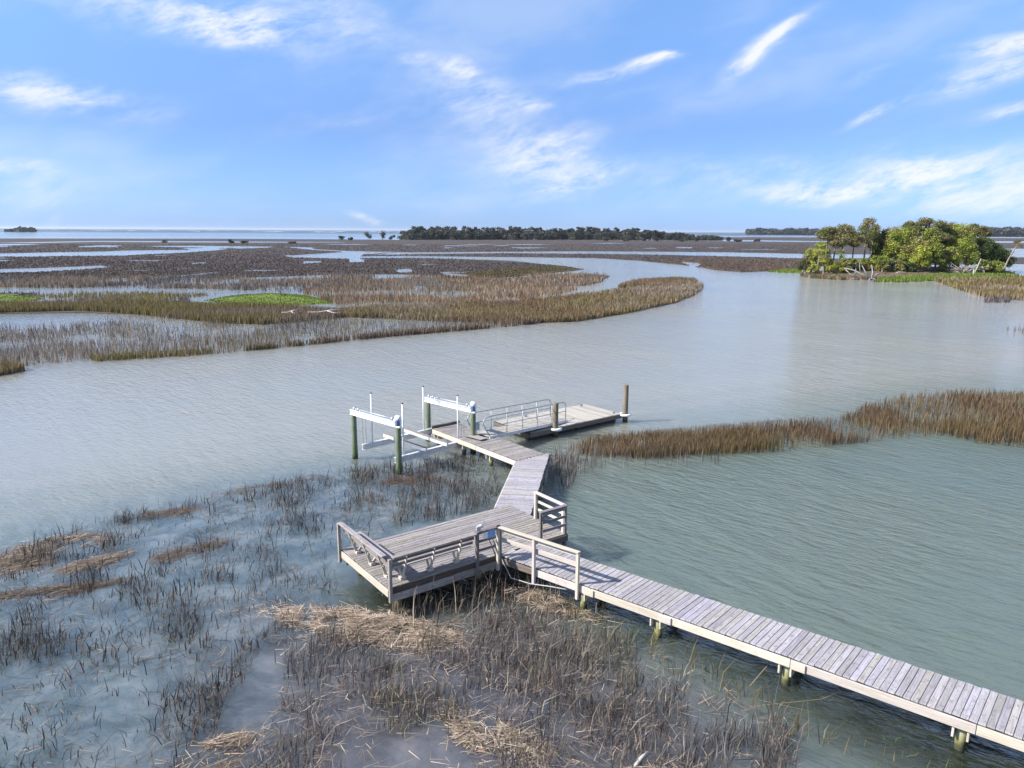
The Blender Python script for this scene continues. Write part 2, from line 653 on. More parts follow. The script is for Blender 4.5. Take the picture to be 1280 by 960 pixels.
def fbm(x, y, seed=0, oct_=3):
    s, a, tot = 0, 1, 0
    for k in range(oct_):
        s = s + a * vnoise(x * 2 ** k, y * 2 ** k, seed + k)
        tot += a
        a *= .5
    return s / tot


def soft(poly_px, X, Y, r):
    """0..1 mask of a polygon on the ground (given as pixels), softened over r metres"""
    pw = [tuple(U(*p)[:2]) for p in poly_px]
    acc_ = np.zeros(X.size)
    offs = [(0, 0)] + [(r * k / 2 * math.cos(a), r * k / 2 * math.sin(a)) for k in (1, 2) for a in np.linspace(0, 2 * math.pi, 9)[:-1]]
    for ox, oy in offs:
        acc_ += in_poly(X.ravel() + ox, Y.ravel() + oy, pw)
    return (acc_ / len(offs)).reshape(X.shape)


def axis(lo, hi, fine, far_lo, far_hi):
    a = list(np.arange(lo, hi + 1e-6, fine))
    s, v = fine, lo
    left = []
    while v > far_lo:
        s *= 1.25
        v -= s
        left.append(v)
    s, v = fine, hi
    right = []
    while v < far_hi:
        s *= 1.25
        v += s
        right.append(v)
    return np.array(left[::-1] + a + right)


CALM = [(-60, 720), (0, 690), (150, 640), (350, 596), (440, 582), (600, 575), (630, 640), (628, 705), (700, 750), (830, 815), (1000, 905), (1060, 980), (1100, 1200), (-200, 1200)]
MUD = [(330, 740), (470, 760), (640, 735), (760, 775), (860, 830), (990, 905), (1040, 1000), (1060, 1200), (150, 1200), (240, 940), (330, 850)]
SHAL2 = [(-200, 470), (0, 470), (290, 444), (480, 422), (640, 408), (600, 350), (0, 345), (-200, 345)]
ax, ay = axis(-70, 60, .8, -14000, 14000), axis(-10, 110, .8, -300, 22000)
X, Y = np.meshgrid(ax, ay)
calm_a = np.maximum(soft(CALM, X, Y, 2.5), soft(SHAL2, X, Y, 4) * .35)
mud_a = soft(MUD, X, Y, 2.5)
painted_reflection_a = soft([(600, 720), (640, 690), (700, 700), (800, 755), (1000, 830), (1280, 930), (1500, 1030), (1400, 1180), (1180, 1010), (1040, 925), (860, 835), (760, 785), (650, 765), (500, 790), (420, 780), (418, 722), (470, 700)], X, Y, 1.2)  # area of the painted dark reflection along the pier
chan_a = soft([(-1200, 700), (0, 650), (350, 585), (600, 560), (700, 545), (800, 538), (1050, 500), (1280, 470), (1700, 470), (1700, 296), (-900, 296), (-1200, 400)], X, Y, 6)
sea_a = np.clip((Y - 1900) / 600, 0, 1)
nv, nu = X.shape
vv = np.stack([X.ravel(), Y.ravel(), np.zeros(X.size)], 1)
ii = (np.arange(nv - 1)[:, None] * nu + np.arange(nu - 1)[None]).ravel()
ff = np.stack([ii, ii + 1, ii + nu + 1, ii + nu], 1)


def np_mesh(name, verts, faces, mat, attrs=None, cols=None, parent=None, mw=None):
    me = bpy.data.meshes.new(name)
    nV, (nF, k) = len(verts), faces.shape
    me.vertices.add(nV)
    me.vertices.foreach_set('co', np.ascontiguousarray(verts, np.float32).ravel())
    me.loops.add(nF * k)
    me.loops.foreach_set('vertex_index', np.ascontiguousarray(faces, np.int32).ravel())
    me.polygons.add(nF)
    me.polygons.foreach_set('loop_start', np.arange(0, nF * k, k, dtype=np.int32))
    if attrs:
        for an, av in attrs.items():
            at_ = me.attributes.new(an, 'FLOAT', 'POINT')
            at_.data.foreach_set('value', np.ascontiguousarray(av, np.float32).ravel())
    if cols is not None:
        at_ = me.color_attributes.new('col', 'FLOAT_COLOR', 'POINT')
        c4 = np.ones((nV, 4), np.float32)
        c4[:, :3] = cols
        at_.data.foreach_set('color', c4.ravel())
    me.materials.append(MATS[mat])
    me.update(calc_edges=True)
    return link(bpy.data.objects.new(name, me), parent, mw)


tag(np_mesh('water', vv, ff, 'tidal_water', {'calm': calm_a, 'mud': mud_a, 'sea': sea_a, 'weed': painted_reflection_a, 'chan': chan_a}), 'grey green tidal creek water spreading to the sea', 'water', kind='structure')  # 'weed' holds the painted dark reflection along the pier


# ------------------------------------------------------------------ land of the marsh
def rough_poly(poly_px, step, amp, seed):
    """pixel outline -> ground outline with an uneven shore"""
    P = [U(*p) for p in poly_px]
    out_ = []
    n = len(P)
    for i in range(n):
        a, b_ = P[i], P[(i + 1) % n]
        L = (b_ - a).length
        k = max(1, min(14, int(L / step)))
        for j in range(k):
            q = a.lerp(b_, j / k)
            d = (b_ - a).normalized()
            o_ = (fbm(np.array([q.x / step * .9 + seed]), np.array([q.y / step * .9]), seed)[0] - .5) * 2 * amp
            out_.append((q.x - d.y * o_, q.y + d.x * o_))
    return out_


def flat_land(name, lands_px, waters_px, z, mat, label, step, amp, cat='marsh', skirt=.4):
    verts, edges = [], []
    lw, ww = [], []
    for k, poly in enumerate(lands_px + waters_px):
        pw = rough_poly(poly, step, amp, k * 3.7)
        (lw if k < len(lands_px) else ww).append(pw)
        s = len(verts)
        verts += [Vector(p) for p in pw]
        edges += [(s + i, s + (i + 1) % len(pw)) for i in range(len(pw))]
    r = delaunay_2d_cdt(verts, edges, [], 0, 1e-4)
    vo, fo = r[0], r[2]
    xy = np.array([tuple(v) for v in vo])
    cen = np.array([xy[list(f)].mean(0) for f in fo])
    keep = np.zeros(len(fo), bool)
    for p in lw:
        keep |= in_poly(cen[:, 0], cen[:, 1], p)
    for p in ww:
        keep &= ~in_poly(cen[:, 0], cen[:, 1], p)
    faces = [tuple(f) for f, k in zip(fo, keep) if k]
    # shore skirt
    cnt = {}
    for f in faces:
        for i in range(3):
            e = (f[i], f[(i + 1) % 3])
            key = tuple(sorted(e))
            cnt.setdefault(key, []).append(e)
    nb = len(vo)
    V = [(v.x, v.y, z) for v in vo] + [(v.x, v.y, z - skirt) for v in vo]
    fl = list(faces)
    for key, es in cnt.items():
        if len(es) == 1:
            a, b_ = es[0]
            fl.append((b_, a, a + nb, b_ + nb))
    # drop loose verts
    used = sorted({i for f in fl for i in f})
    mp_ = {a: i for i, a in enumerate(used)}
    o = mesh_obj(name, [V[i] for i in used], [tuple(mp_[i] for i in f) for f in fl], mat)
    return tag(o, label, cat, kind='structure')


FAR_LAND = [[(-160, 298), (260, 298.4), (440, 299.4), (505, 300), (700, 300), (1012, 302.5), (1420, 304.5), (1420, 312), (1250, 310.5), (1180, 318.5), (1012, 317.5), (960, 316.2), (880, 314.8), (720, 314), (500, 315.2), (455, 319), (500, 318.4), (620, 316.8), (740, 317.4), (830, 318.8), (900, 320.4), (1008, 323.5), (1240, 322), (1420, 321), (1420, 329), (1250, 330), (1100, 331), (1010, 333), (1000, 337.5), (930, 340), (896, 338), (878, 334.5), (850, 331), (800, 326), (740, 322.4), (500, 319.8), (452, 320),
             (453, 322.8), (480, 322.3), (560, 323.6), (640, 326), (690, 331), (727, 336.4), (700, 340.5), (640, 346), (604, 348.5), (570, 347), (500, 343), (430, 343), (330, 346), (230, 347), (-160, 348)]]
FAR_LAND.append([(850, 296.2), (1012, 296.8), (1420, 298.4), (1420, 301.6), (1012, 301.2), (850, 299)])
FAR_WATER = [[(-20, 302.9), (40, 302.5), (120, 301), (260, 301.6), (430, 302.4), (432, 303.2), (260, 303.2), (120, 302.4), (40, 304)],
             [(-160, 304.9), (20, 304.6), (60, 305.8), (0, 307.4), (-160, 307.8)],
             [(93, 308), (130, 306.4), (157, 307), (142, 308.8), (100, 309.2)],
             [(165, 307.4), (240, 307), (345, 308.2), (338, 309.6), (300, 311), (262, 310), (200, 308.6)],
             [(-160, 318), (0, 316.6), (60, 315.2), (130, 314), (155, 313), (238, 312), (225, 310), (262, 309.8), (286, 310.8), (274, 312.6), (235, 316), (180, 318.2), (150, 320), (100, 320.2), (40, 321), (-160, 322.2)],
             [(-160, 324), (25, 325), (0, 327), (-160, 328)],
             [(-160, 337.5), (0, 336), (50, 334.6), (90, 333.4), (118, 331.8), (134, 334.6), (90, 338), (50, 340), (0, 341.4), (-160, 343)],
             [(235, 328.6), (255, 327.6), (257, 330), (236, 330.4)],
             [(168, 340.5), (190, 346), (228, 343.6), (262, 340.6), (282, 340.2), (240, 344.6), (206, 348.2), (180, 346)],
             [(352, 308.5), (390, 309.2), (394, 311.6), (430, 313.4), (502, 315.4), (456, 318.4), (450, 320.4), (520, 320.2), (560, 323), (452, 322.9), (454, 328), (440, 328.2), (437, 324), (402, 323), (366, 322), (353, 319.4), (408, 316.4), (428, 314.8), (394, 312.8), (372, 310.6)],
             [(497, 336), (512, 335.6), (515, 341), (497, 341.6)], [(545, 341), (580, 343.2), (602, 347.8), (566, 346.4)],
             [(852, 327), (878, 329), (874, 333.2), (860, 333.6)], [(845, 308.8), (866, 309), (866, 310.6), (845, 310.4)],
             [(555, 306.6), (600, 307), (596, 308), (556, 308)], [(636, 309), (690, 309.4), (666, 310.8), (640, 310.4)], [(380, 326), (402, 326), (404, 328.6), (376, 330)]]
for _k in range(34):
    cx, cy = rnd.uniform(-120, 700) if _k < 26 else rnd.uniform(500, 980), rnd.uniform(303.5, 343) if _k < 26 else rnd.uniform(304, 312)
    hw_, hh_ = rnd.uniform(8, 42), rnd.uniform(.25, .75) * (1 + (cy - 303) / 40)
    FAR_WATER.append([(cx - hw_, cy + rnd.uniform(-.3, .3)), (cx - hw_ * .3, cy - hh_), (cx + hw_ * .4, cy - hh_ * .7), (cx + hw_, cy + rnd.uniform(-.3, .3)), (cx + hw_ * .2, cy + hh_ * .8), (cx - hw_ * .5, cy + hh_ * .6)])
flat_land('marsh_flat', FAR_LAND, FAR_WATER, .10, 'far_marsh_mud', 'brown salt marsh flats cut by pale creeks', 9, 2.2)
NEAR_LAND = [[(330, 392), (420, 391), (500, 384.5), (560, 381.5), (640, 379.5), (690, 374.5), (735, 368.8), (790, 363.5), (772, 359.5), (792, 353), (840, 349.5), (868, 351), (880, 359), (868, 369), (845, 378), (790, 390.5), (720, 402), (640, 405), (560, 402.5), (470, 398)],
             [(460, 350), (520, 346), (620, 348.5), (690, 344), (738, 342), (762, 345), (752, 352), (730, 357), (640, 359), (540, 358), (470, 357)],
             [(-120, 384), (0, 383), (130, 380), (260, 383), (360, 386.5), (400, 391), (300, 399), (200, 394), (100, 391), (-120, 393)],
             [(-100, 466), (0, 459.5), (18, 459), (22, 465), (0, 469.5), (-100, 476)],
             [(1172, 351), (1280, 348.5), (1400, 346), (1400, 374), (1280, 375.5), (1235, 373), (1205, 363)]]
flat_land('marsh_bank', NEAR_LAND, [], .06, 'marsh_mud', 'brown muddy banks under the reed beds', 2.2, .55)


# ------------------------------------------------------------------ reeds, straw, grass
def blades(name, base, hgt, width, lean, col, mat, label, cat, yaw=None, seg=2, bend=.5, parent=None):
    """stems as tapering strips; base (N,3), lean (N,2) horizontal offset of the tip"""
    N = len(base)
    yaw = RG.uniform(0, math.pi, N) if yaw is None else yaw
    side = np.stack([np.cos(yaw), np.sin(yaw), np.zeros(N)], 1) * (width * .5)[:, None]
    tip = base + np.concatenate([lean, hgt[:, None]], 1)
    if seg == 2:
        mid = base + np.concatenate([lean * .5 * (1 - bend)[:, None] if hasattr(bend, '__len__') else lean * .5 * (1 - bend), hgt[:, None] * .55], 1)
        V = np.stack([base - side, base + side, mid - side * .75, mid + side * .75, tip], 1).reshape(-1, 3)
        k = np.arange(N)[:, None] * 5
        F = np.concatenate([k + np.array([[0, 1, 3]]), k + np.array([[0, 3, 2]]), k + np.array([[2, 3, 4]])], 0)
        C = np.repeat(col, 5, 0)
    else:
        V = np.stack([base - side, base + side, tip], 1).reshape(-1, 3)
        k = np.arange(N)[:, None] * 3
        F = k + np.array([[0, 1, 2]])
        C = np.repeat(col, 3, 0)
    o = np_mesh(name, V, F, mat, None, C)
    return tag(o, label, cat, kind='stuff')


def sample_px(poly, n):
    """n points spread over a polygon given in pixels (as ground points)"""
    p = np.array(poly, float)
    lo, hi = p.min(0), p.max(0)
    outp = []
    tot = 0
    while tot < n:
        q = RG.uniform(lo, hi, (max(1000, n * 2), 2))
        q = q[in_poly(q[:, 0], q[:, 1], poly)]
        outp.append(q)
        tot += len(q)
    return np.concatenate(outp)[:n]


def sample_world(poly_px, density):
    pw = np.array([tuple(U(*p)[:2]) for p in poly_px])
    lo, hi = pw.min(0), pw.max(0)
    n = int((hi - lo).prod() * density)
    q = RG.uniform(lo, hi, (n, 2))
    return q[in_poly(q[:, 0], q[:, 1], [tuple(x) for x in pw])]


def pal_at(P, cols, sc, seed, var=.25):
    """colours that drift from patch to patch"""
    n = len(P)
    k = fbm(P[:, 0] * sc, P[:, 1] * sc, seed, 3)
    k = (k - .5) * 2.6 + .5 + RG.normal(0, .22, n)
    i = np.clip((k * len(cols)).astype(int), 0, len(cols) - 1)
    return np.array(cols, float)[i] * RG.uniform(1 - var, 1 + var, (n, 1)) * RG.uniform(.94, 1.06, (n, 3))


def pal(n, cols, w_=None, var=.25):
    c = np.array(cols, float)[RG.choice(len(cols), n, p=w_)]
    return c * RG.uniform(1 - var, 1 + var, (n, 1)) * RG.uniform(.93, 1.07, (n, 3))


DEAD = [(.15, .112, .085), (.20, .155, .115), (.115, .09, .075), (.27, .215, .16)]
DEADGREY = [(.11, .095, .092), (.16, .14, .13), (.075, .062, .062), (.24, .21, .185)]
STEM = [(0.042, 0.036, 0.038), (0.062, 0.053, 0.052), (0.088, 0.074, 0.068), (0.15, 0.125, 0.105)]
OLIVE = [(.15, .125, .050), (.19, .155, .065), (.13, .125, .042), (.22, .165, .085)]
RUST = [(.19, .125, .08), (.25, .17, .105), (.15, .10, .066), (.30, .22, .14)]
TAN = [(.32, .25, .185), (.42, .34, .26), (.24, .18, .13), (.50, .42, .33), (.17, .125, .09)]


def reed_bed(name, poly, n, h, wpx, cols, label, clump=.0, cscale=.3, seg=2, thr=.45, leanf=.13, seed=0, var=.3, hv=.35, wmin=.012, cut=None):
    q = sample_px(poly, n)
    P = Uarr(q[:, 0], q[:, 1], .0)
    keep = np.ones(len(P), bool)
    if clump:
        nz = fbm(P[:, 0] * cscale, P[:, 1] * cscale, seed)
        keep = RG.random(len(P)) < np.clip((nz - thr) / .12, 1 - clump, 1)
    if cut:
        for cp in cut:
            keep &= ~in_poly(q[:, 0], q[:, 1], cp)
    P = P[keep]
    N = len(P)
    dist = np.linalg.norm(P[:, :2], axis=1)
    hh = h * RG.uniform(1 - hv, 1 + hv, N) * (.75 + .5 * fbm(P[:, 0] * .12, P[:, 1] * .12, seed + 5))
    wd = np.maximum(wmin, dist / FPX * wpx) * RG.uniform(.6, 1.4, N)
    ln = RG.normal(0, leanf, (N, 2)) * hh[:, None] + np.array([.02, .0]) * hh[:, None]
    P[:, 2] = -.05
    return blades(name, P, hh, wd, ln, pal_at(P, cols, .09, seed + 20, var), 'reed', label, 'reeds', seg=seg)


# left marsh across the creek
reed_bed('reed_bed', [(-60, 416), (0, 412), (130, 404), (200, 396), (330, 396), (430, 400), (640, 405), (700, 404), (640, 406), (560, 413), (480, 419), (400, 427), (290, 439), (200, 446), (100, 451), (30, 458), (-60, 458)], 12000, .68, .6, [DEADGREY[1], DEAD[1], DEADGREY[3], DEAD[0], OLIVE[0], DEADGREY[0]], 'sparse grey brown dead reeds standing in shallow water across the creek', .92, .22, thr=.40, seed=2, leanf=.2, hv=.6)
reed_bed('reed_bed', [(120, 452), (200, 447.5), (290, 441), (300, 438), (200, 443), (110, 448)], 1100, .5, .9, OLIVE + DEAD[:2], 'low olive fringe of reeds along the outer shore across the creek', .7, .5, thr=.42, seed=3)
reed_bed('reed_bed', [(290, 440), (400, 427), (480, 419), (560, 413), (640, 404), (690, 402), (650, 407), (560, 415), (480, 421.5), (400, 430), (330, 437)], 3800, .6, 1.0, DEAD + OLIVE[:1], 'low brown fringe of reeds tapering along the water edge of the marsh point', .75, .5, thr=.4, seed=31)
reed_bed('reed_bed', [(-60, 393), (0, 391.5), (100, 389), (180, 394), (270, 404), (330, 406), (430, 397), (400, 390), (360, 386), (260, 382.5), (130, 379.5), (0, 382), (-60, 383)], 26000, .8, .95, OLIVE * 2 + DEAD[:2], 'olive green reed band in front of the green hummocks', seed=4)
reed_bed('reed_bed', [(330, 393), (420, 390.5), (500, 384.5), (560, 381.5), (640, 379.5), (690, 374.5), (735, 368.8), (790, 363.5), (800, 361), (868, 351), (880, 359), (868, 369), (845, 378), (790, 390.5), (720, 402), (640, 405), (560, 402.5), (470, 398)], 42000, .75, .95, [RUST[0], OLIVE[0], OLIVE[1], RUST[3], OLIVE[3], OLIVE[2], DEAD[0], DEAD[3]], 'dense olive brown reeds covering the marsh point where the creek bends', seed=5)
reed_bed('reed_bed', [(790, 353), (840, 349.2), (868, 350.6), (872, 357), (800, 362), (772, 359.5)], 8000, .8, .95, RUST + DEAD[:1] + OLIVE[:1], 'russet reeds on the tip of the marsh point', seed=6)
reed_bed('reed_bed', [(380, 352), (460, 349), (520, 345.5), (620, 348.2), (690, 343.6), (738, 341.6), (764, 345), (752, 352), (722, 362), (690, 371), (640, 378), (560, 380), (500, 383), (430, 384), (380, 368)], 24000, .8, .85, [DEAD[1], RUST[1], DEAD[3], RUST[3], DEAD[1], RUST[0]], 'tan brown reeds thinning into water behind the marsh point', .88, .10, thr=.43, seed=7)
reed_bed('reed_bed', [(-60, 348), (230, 347.5), (330, 345.5), (430, 342.5), (470, 346), (440, 358), (380, 366), (250, 361), (-60, 359)], 16000, .8, .8, DEADGREY + DEAD[:2], 'grey reeds in standing water at the edge of the far flats', .85, .10, thr=.40, seed=8, cut=[[(300, 348), (420, 345), (400, 349), (320, 351)]])
reed_bed('reed_bed', [(-60, 368), (60, 366.5), (250, 368), (440, 372), (500, 378), (440, 384), (250, 381.5), (80, 381), (60, 372)], 9000, .6, .8, DEADGREY + OLIVE[:2], 'thin reeds around the green hummocks', .96, .09, thr=.50, seed=9, cut=[[(236, 372), (330, 363), (430, 373), (425, 383), (240, 384)]])
reed_bed('reed_bed', [(-60, 462), (0, 458.8), (18, 458.4), (32, 463), (0, 469.8), (-60, 472)], 2500, .55, 1.0, OLIVE, 'small olive clump of reeds at the left shore corner', seed=10)
# far flats
for k, (poly, n, cols, lab) in enumerate([
        ([(-160, 305), (1012, 305), (1012, 324), (1000, 337), (930, 339.6), (850, 330.6), (740, 322), (500, 319.5), (690, 331), (725, 336.2), (640, 346), (600, 348), (430, 343), (230, 347), (-160, 348)], 90000, [(.078, .060, .058), (.10, .078, .070), (.064, .050, .050), (.108, .09, .06)], 'low dark brown marsh grass covering the far flats'),
        ([(560, 344), (620, 337), (700, 331.8), (726, 336.2), (690, 341), (640, 346), (600, 348)], 5000, OLIVE, 'olive tip of the flat island beside the creek'),
        ([(800, 325.5), (880, 322), (1005, 325), (1008, 333), (1000, 337.4), (930, 339.8), (896, 337.8), (850, 330.8)], 6000, RUST[:3] + DEAD[:2], 'russet grass on the flat beside the wooded island')]):
    q = sample_px(poly, n)
    P = Uarr(q[:, 0], q[:, 1], .08)
    lwp = [rough_poly(p, 9, 2.2, i * 3.7) for i, p in enumerate(FAR_LAND + FAR_WATER)]
    keep = in_poly(P[:, 0], P[:, 1], lwp[0])
    for wpz in lwp[len(FAR_LAND):]:
        keep &= ~in_poly(P[:, 0], P[:, 1], wpz)
    P = P[keep]
    N = len(P)
    dist = np.linalg.norm(P[:, :2], axis=1)
    cc = pal(N, cols, None, .10) * (.60 + .5 * fbm(P[:, 0] * .012, P[:, 1] * .008, 3))[:, None]
    blades('marsh_grass', P, RG.uniform(.15, .42, N), dist / FPX * RG.uniform(.7, 1.5, N), RG.normal(0, .15, (N, 2)), cc, 'reed', lab, 'grass', seg=1)

# right hand reed bed beyond the walkway
RB = [(706, 566), (725, 556), (800, 546), (880, 541), (960, 534), (1050, 527), (1088, 508), (1130, 497), (1200, 493), (1280, 495), (1400, 500), (1400, 575), (1280, 560), (1240, 556), (1180, 545), (1100, 551), (1000, 563), (900, 570), (800, 575), (730, 572)]
reed_bed('reed_bed', RB, 21000, .52, .62, [(.125, .078, .045), (.10, .070, .048), (.155, .10, .056), (.09, .06, .04), (.13, .09, .05), (.18, .125, .08), (.115, .088, .036)], 'russet brown reed bed reaching out from the right beside the floating dock', .75, .35, thr=.36, seed=12, wmin=.014)
reed_bed('reed_bed', [(1090, 510), (1130, 497), (1280, 496), (1400, 500), (1400, 560), (1280, 548), (1180, 540), (1100, 545), (1060, 530)], 5000, .45, .6, [(.15, .115, .055), (.18, .135, .065), (.13, .09, .06), (.21, .155, .095)], 'olive brown reeds in the wide part of the right reed bed', .6, .4, thr=.4, seed=13)
reed_bed('reed_bed', [(690, 600), (700, 560), (760, 560), (900, 565), (900, 582), (800, 588), (735, 590), (710, 612)], 800, .7, .7, DEADGREY, 'loose dark stems at the thin end of the right reed bed', .8, .6, thr=.45, seed=14)
reed_bed('reed_bed', [(712, 562), (740, 553), (820, 545), (900, 540), (960, 536), (960, 562), (880, 568), (800, 572), (735, 570)], 6500, .5, .6, [(.18, .125, .075), (.15, .105, .06), (.21, .155, .10), (.12, .085, .055)], 'golden tan reeds thickening the thin end of the right reed bed', .5, .5, thr=.38, seed=35)
reed_bed('reed_bed', [(1255, 413), (1400, 408), (1400, 424), (1290, 420)], 500, .7, .8, DEAD, 'scattered reeds out in the creek on the right', .8, .4, seed=15)
reed_bed('reed_bed', [(1165, 350.5), (1280, 348), (1400, 346), (1400, 374), (1280, 375.5), (1235, 373), (1200, 363)], 12000, .9, .95, OLIVE * 2 + RUST[:2] + [(.28, .22, .16)], 'olive and tan grass flat in front of the wooded island', seed=16)
reed_bed('reed_bed', [(1228, 376), (1262, 374), (1262, 378), (1232, 379)], 200, .6, 1.0, DEADGREY, 'dark tuft of reeds off the grass flat', seed=17)


reed_bed('bank_grass', [(1002, 343), (1020, 345.5), (1050, 346.5), (1090, 347), (1100, 349.5), (1075, 350.5), (1040, 350), (1012, 348), (1000, 345)], 2600, .8, .9, [(.20, .145, .09), (.15, .12, .05), (.26, .20, .13), (.10, .11, .04), (.12, .085, .06)], 'dry brown grass hanging over the island bank', .8, .3, seed=18, leanf=.3)
reed_bed('bank_grass', [(1100, 343), (1180, 341.5), (1262, 341), (1268, 344), (1180, 345.5), (1100, 347)], 2600, 1.0, .9, [(.12, .10, .05), (.09, .10, .035), (.16, .12, .08), (.07, .08, .03)], 'dark undergrowth below the oaks of the wooded island', .7, .3, seed=19, leanf=.3)
# near side: thin clumped stems
def near_reeds(name, poly, dens, h, cols, label, thr, cscale, seed, lean=.3, wd=.021, clump=1.0, cut=None, wind=(.12, .05)):
    q = sample_world(poly, dens)
    nz = fbm(q[:, 0] * cscale, q[:, 1] * cscale, seed) * .6 + fbm(q[:, 0] * cscale * 3.3, q[:, 1] * cscale * 3.3, seed + 9) * .4
    keep = RG.random(len(q)) < np.clip((nz - thr) / .10, 1 - clump, 1)
    q = q[keep]
    N = len(q)
    hh = h * np.clip(RG.lognormal(-.25, .45, N), .2, 1.7)
    ln = RG.normal(0, lean, (N, 2)) * hh[:, None] + np.array(wind) * hh[:, None]
    br = RG.random(N) < .22                      # snapped stems bend over
    ln[br] *= 3.2
    hh[br] *= .5
    P = np.concatenate([q, np.full((N, 1), -.05)], 1)
    bend = np.where(br, RG.uniform(-.8, 0, N), RG.uniform(.1, .9, N))
    return blades(name, P, hh, wd * RG.uniform(.6, 1.5, N), ln, pal(N, cols, None, .35), 'reed', label, 'reeds', bend=bend)


def straws(name, pts, L, cols, label, h=.05, ang=None, spread=.7, wd=.016, tilt=.08):
    """fallen straw lying on the water or heaped"""
    N = len(pts)
    a = RG.normal(ang, spread, N) if ang is not None else RG.uniform(0, 2 * math.pi, N)
    ll = L * RG.uniform(.4, 1.4, N)
    lean = np.stack([np.cos(a), np.sin(a)], 1) * ll[:, None]
    P = np.concatenate([pts - lean * .5, RG.uniform(.004, 1, (N, 1)) * (h if np.isscalar(h) else h[:, None])], 1)
    dz = RG.normal(0, tilt, N) * ll
    return blades(name, P, np.maximum(dz, -P[:, 2] + .004), wd * RG.uniform(.6, 1.6, N), lean, pal(N, cols, None, .3), 'straw', label, 'dead straw', yaw=a + math.pi / 2, bend=RG.normal(0, .12, N))


NEAR_L = [(-60, 720), (0, 690), (150, 645), (350, 602), (440, 588), (620, 585), (630, 630), (470, 670), (420, 700), (425, 770), (330, 800), (300, 860), (230, 980), (200, 1150), (-300, 1150)]
near_reeds('marsh_reeds', NEAR_L, 130, .42, STEM, 'thin dark dead stems scattered through the shallow water beside the platform', .55, .42, 21, lean=.34)
near_reeds('marsh_reeds', [(440, 605), (520, 588), (628, 592), (640, 610), (612, 632), (560, 650), (480, 655), (430, 640)], 90, .6, STEM + DEAD[:1], 'grey stems standing between the boat lift and the platform', .50, .6, 22)
near_reeds('marsh_reeds', [(360, 590), (440, 588), (560, 575), (640, 575), (640, 590), (430, 610), (350, 625), (250, 650), (120, 690), (100, 680), (240, 630)], 90, .5, STEM, 'outer line of dark stems at the edge of the shallow water', .50, .5, 23)
near_reeds('marsh_reeds', NEAR_L, 16, .30, STEM, 'single dark stems standing apart in the shallow water', .30, 1.3, 33, lean=.4, clump=.9)
DENSE = [(340, 800), (420, 790), (470, 805), (530, 785), (620, 762), (660, 758), (720, 780), (780, 795), (880, 845), (990, 910), (1000, 1000), (1040, 1150), (300, 1150), (300, 960), (350, 880)]
near_reeds('marsh_reeds', [(0, 720), (150, 700), (330, 690), (420, 720), (360, 760), (330, 800), (300, 860), (230, 980), (200, 1150), (-300, 1150)], 60, .4, STEM, 'bent dark stems in loose rows across the open shallows', .53, .55, 34, lean=.45)
near_reeds('marsh_reeds', DENSE, 210, .44, STEM[1:] + DEADGREY + [(.26, .22, .18)], 'thick grey stems in the muddy shallows in front of the platform', .52, .45, 24, lean=.28, wd=.018)
near_reeds('marsh_reeds', [(610, 790), (700, 782), (785, 800), (805, 850), (780, 905), (700, 905), (625, 890), (600, 850)], 230, .5, [(.11, .105, .085), (.15, .14, .105), (.09, .08, .07), (.21, .17, .12)], 'dense grey green reed clump below the walkway corner', .45, .7, 25, lean=.22, wd=.018)
near_reeds('marsh_reeds', [(470, 800), (540, 800), (600, 830), (615, 900), (560, 935), (480, 920), (450, 860)], 230, .5, [(.11, .105, .085), (.15, .14, .105), (.09, .08, .07), (.21, .17, .12)], 'dense grey reed clump behind the large straw mat', .46, .7, 26, lean=.22, wd=.018)
near_reeds('marsh_reeds', [(860, 880), (960, 865), (985, 920), (980, 1020), (840, 1020), (850, 930)], 220, .5, STEM[1:] + DEADGREY, 'brown reed clump near the lower walkway', .46, .7, 27, lean=.22, wd=.018)
near_reeds('marsh_reeds', [(490, 762), (560, 748), (640, 722), (700, 745), (690, 775), (600, 780), (500, 790)], 38, .75, TAN[:3] + DEAD, 'tall pale stems growing in the shade under the platform edge', .42, .8, 28, lean=.16)
near_reeds('marsh_reeds', [(690, 745), (760, 760), (860, 820), (990, 890), (1100, 950), (1060, 960), (940, 900), (820, 840), (700, 780)], 45, .55, [(.16, .13, .06), (.12, .12, .05), (.2, .16, .09)], 'thin olive stems along the dark water under the walkway', .50, .6, 29)
near_reeds('marsh_reeds', [(1060, 900), (1140, 930), (1230, 965), (1280, 1010), (1200, 1050), (1080, 990)], 20, .4, [(.08, .16, .03), (.14, .14, .05), (.2, .16, .09)], 'few green and tan blades in the water beside the near walkway piles', .52, .8, 30)
near_reeds('marsh_reeds', [(690, 570), (720, 575), (720, 605), (695, 620), (684, 600)], 110, .6, DEADGREY, 'dark stems right beside the angled walkway', .42, .9, 32)


